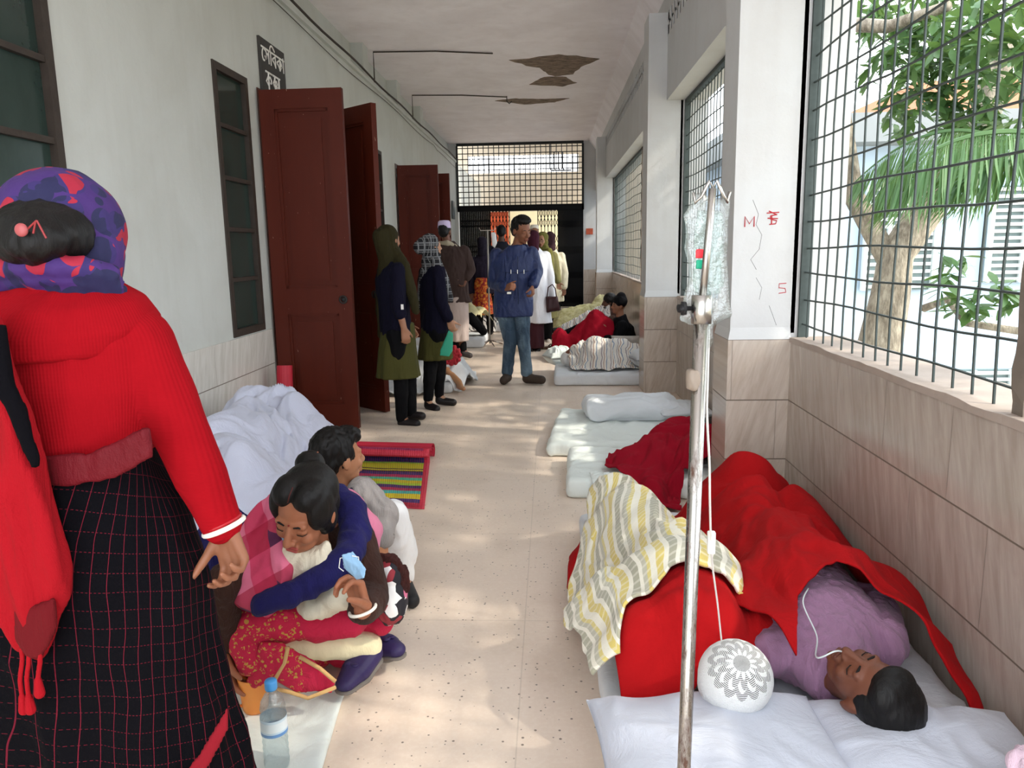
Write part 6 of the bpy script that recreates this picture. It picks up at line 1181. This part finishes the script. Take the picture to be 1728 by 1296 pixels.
for i, (px, py) in enumerate(((914, 589), (927, 587), (921, 575), (925, 566))):
    c_ = at(px, py, z=.0); s_ = thing('sandal', ('brown sandal nearest the white coat woman, left of the pair', 'brown sandal at the corner of the red-blanketed bed', 'worn pale sandal in the aisle behind the front pair', 'farthest worn sandal in the aisle beside the beds')[i], 'sandal', c_)
    bm = bmesh.new(); a = V((.9, .3+.2*i, 0)).normalized(); cap(bm, c_+V((0, 0, .012))-a*.09, c_+V((0, 0, .012))+a*.08, .032, .042, ((0, 0, 1), .35)); part('sole', bm, plain('#6a4c38' if i < 2 else '#9a8a78', .8), s_, .006, 2)
    n_ = V((-a.y, a.x, 0)); obj('strap', tb([c_+n_*.045+V((0, 0, .01)), c_+n_*.02+a*.03+V((0, 0, .05)), c_-n_*.02+a*.03+V((0, 0, .05)), c_-n_*.045+V((0, 0, .01))], .008, 6), plain('#3c2a20', .7), s_)
# ------------------------------------------------------------------ left row, further beds
tag(mattress('mattress', -2.12, -1.0, 7.35, 8.5, 0, .12, M_sheet, .03), 'white mattress behind the two nurses', 'mattress', 'mattresses along the ward wall')
r5, M_, J_ = lying('patient hidden under a white sheet behind the nurses, one foot showing', (-2.0, 7.95, .24), (-1.86, 7.95, .2), (-1.8, 7.8, .22), (-1.8, 8.1, .22), (-1.45, 7.9, .22), (-1.15, 7.8, .24), (-.92, 7.62, .14), .9, (0, 0, 1), (-1, 0, 0), '#b0805a', vox=.012, extra=dict(tl=V((-.86, 7.3, .06)), al=V((-.92, 7.45, .10))))
tag(drape('bed_sheet', [(-2.1, 7.3), (-1.4, 7.18), (-.9, 7.42)], [(-.9, 7.42), (-.78, 7.9), (-.86, 8.5)], [(-2.1, 8.55), (-.86, 8.5)], [(-2.1, 7.3), (-2.1, 8.55)], [('b', -2.12, -1.0, 7.35, 8.5, .12), ('c', (-1.9, 7.95, .22), (-1.4, 7.9, .24), .14, .13), ('c', (-1.4, 7.9, .24), (-.98, 7.7, .2), .12, .08), ('e', -1.05, 7.9, .12, .14, .2, .2)], M_sheet, None, 1.5, 110, 90, .03, 5, .008, .02), 'white crumpled sheet on the bed behind the nurses', 'sheet')
bm = bmesh.new()
for k in range(26): a = k*.55; r_ = .02+.003*k; ell(bm, V((-1.0+r_*math.cos(a), 7.5, .36+r_*math.sin(a))), .022)
tag(obj('towel', blob(bm, .008, 2, .006, 40.), cloth('#b8303c', .8, .1, 1., 50.)), 'red fluffy rolled towel beside the checked-headscarf nurse', 'towel')
tag(mattress('mattress', -2.12, -.98, 10.9, 11.8, 0, .14, M_sheet, .0), 'white mattress beyond the man in the lilac cap', 'mattress', 'mattresses along the ward wall')
r6, M_, J_ = lying('patient in black lying under a pale yellow blanket beyond the lilac cap', (-2.0, 11.35, .28), (-1.86, 11.35, .24), (-1.8, 11.2, .24), (-1.8, 11.5, .24), (-1.5, 11.35, .24), (-1.2, 11.3, .42), (-1.0, 11.25, .2), .9, (0, 0, 1), (-1, 0, 0), vox=.012)
bm = bmesh.new(); legs(bm, J_, .9, .02); torso(bm, J_, .9, .02, .05); part('clothes', bm, M_blk, r6, .012, 3, .004)
tag(drape('blanket', [(-2.1, 11.1), (-1.5, 11.12), (-1.15, 11.3)], [(-1.15, 11.3), (-.9, 11.85)], [(-2.1, 11.9), (-.9, 11.85)], [(-2.1, 11.1), (-2.1, 11.9)], [('b', -2.12, -.98, 10.9, 11.8, .14), ('c', (-1.9, 11.4, .26), (-1.25, 11.5, .46), .14, .12), ('e', -1.1, 11.7, .3, .18, .2, .2)], cloth('#cfc69a', .4), None, 1.4, 70, 50, .025, 6, .008, .02), 'pale yellow blanket over the patient beyond the lilac cap', 'blanket')
t = NT('black_white_striped_cloth'); uvn = t.n('TexCoord'); u_, v_, _ = t.sep(uvn.outputs['UV']); c = t.mix(line(t, t.math('ADD', u_, t.math('MULTIPLY', v_, .6)), .07, .03), '#dddad6', '#4a4648'); M_bw = t.done(c, .9)
tag(mattress('mattress', -2.12, -.85, 13.0, 13.9, 0, .14, M_sheet, .0), 'farthest mattress on the ward side by the gate', 'mattress', 'mattresses along the ward wall')
tag(drape('blanket', [(-2.1, 12.85), (-.95, 12.9)], [(-.95, 12.9), (-.8, 13.9)], [(-2.1, 13.9), (-.8, 13.9)], [(-2.1, 12.85), (-2.1, 13.9)], [('b', -2.12, -.85, 13, 13.9, .14), ('c', (-1.9, 13.4, .3), (-1.0, 13.3, .3), .2, .16)], M_bw, None, 1.5, 60, 50, .03, 6, .008, .02), 'black and white striped cloth heaped on the farthest ward-side bed', 'blanket')
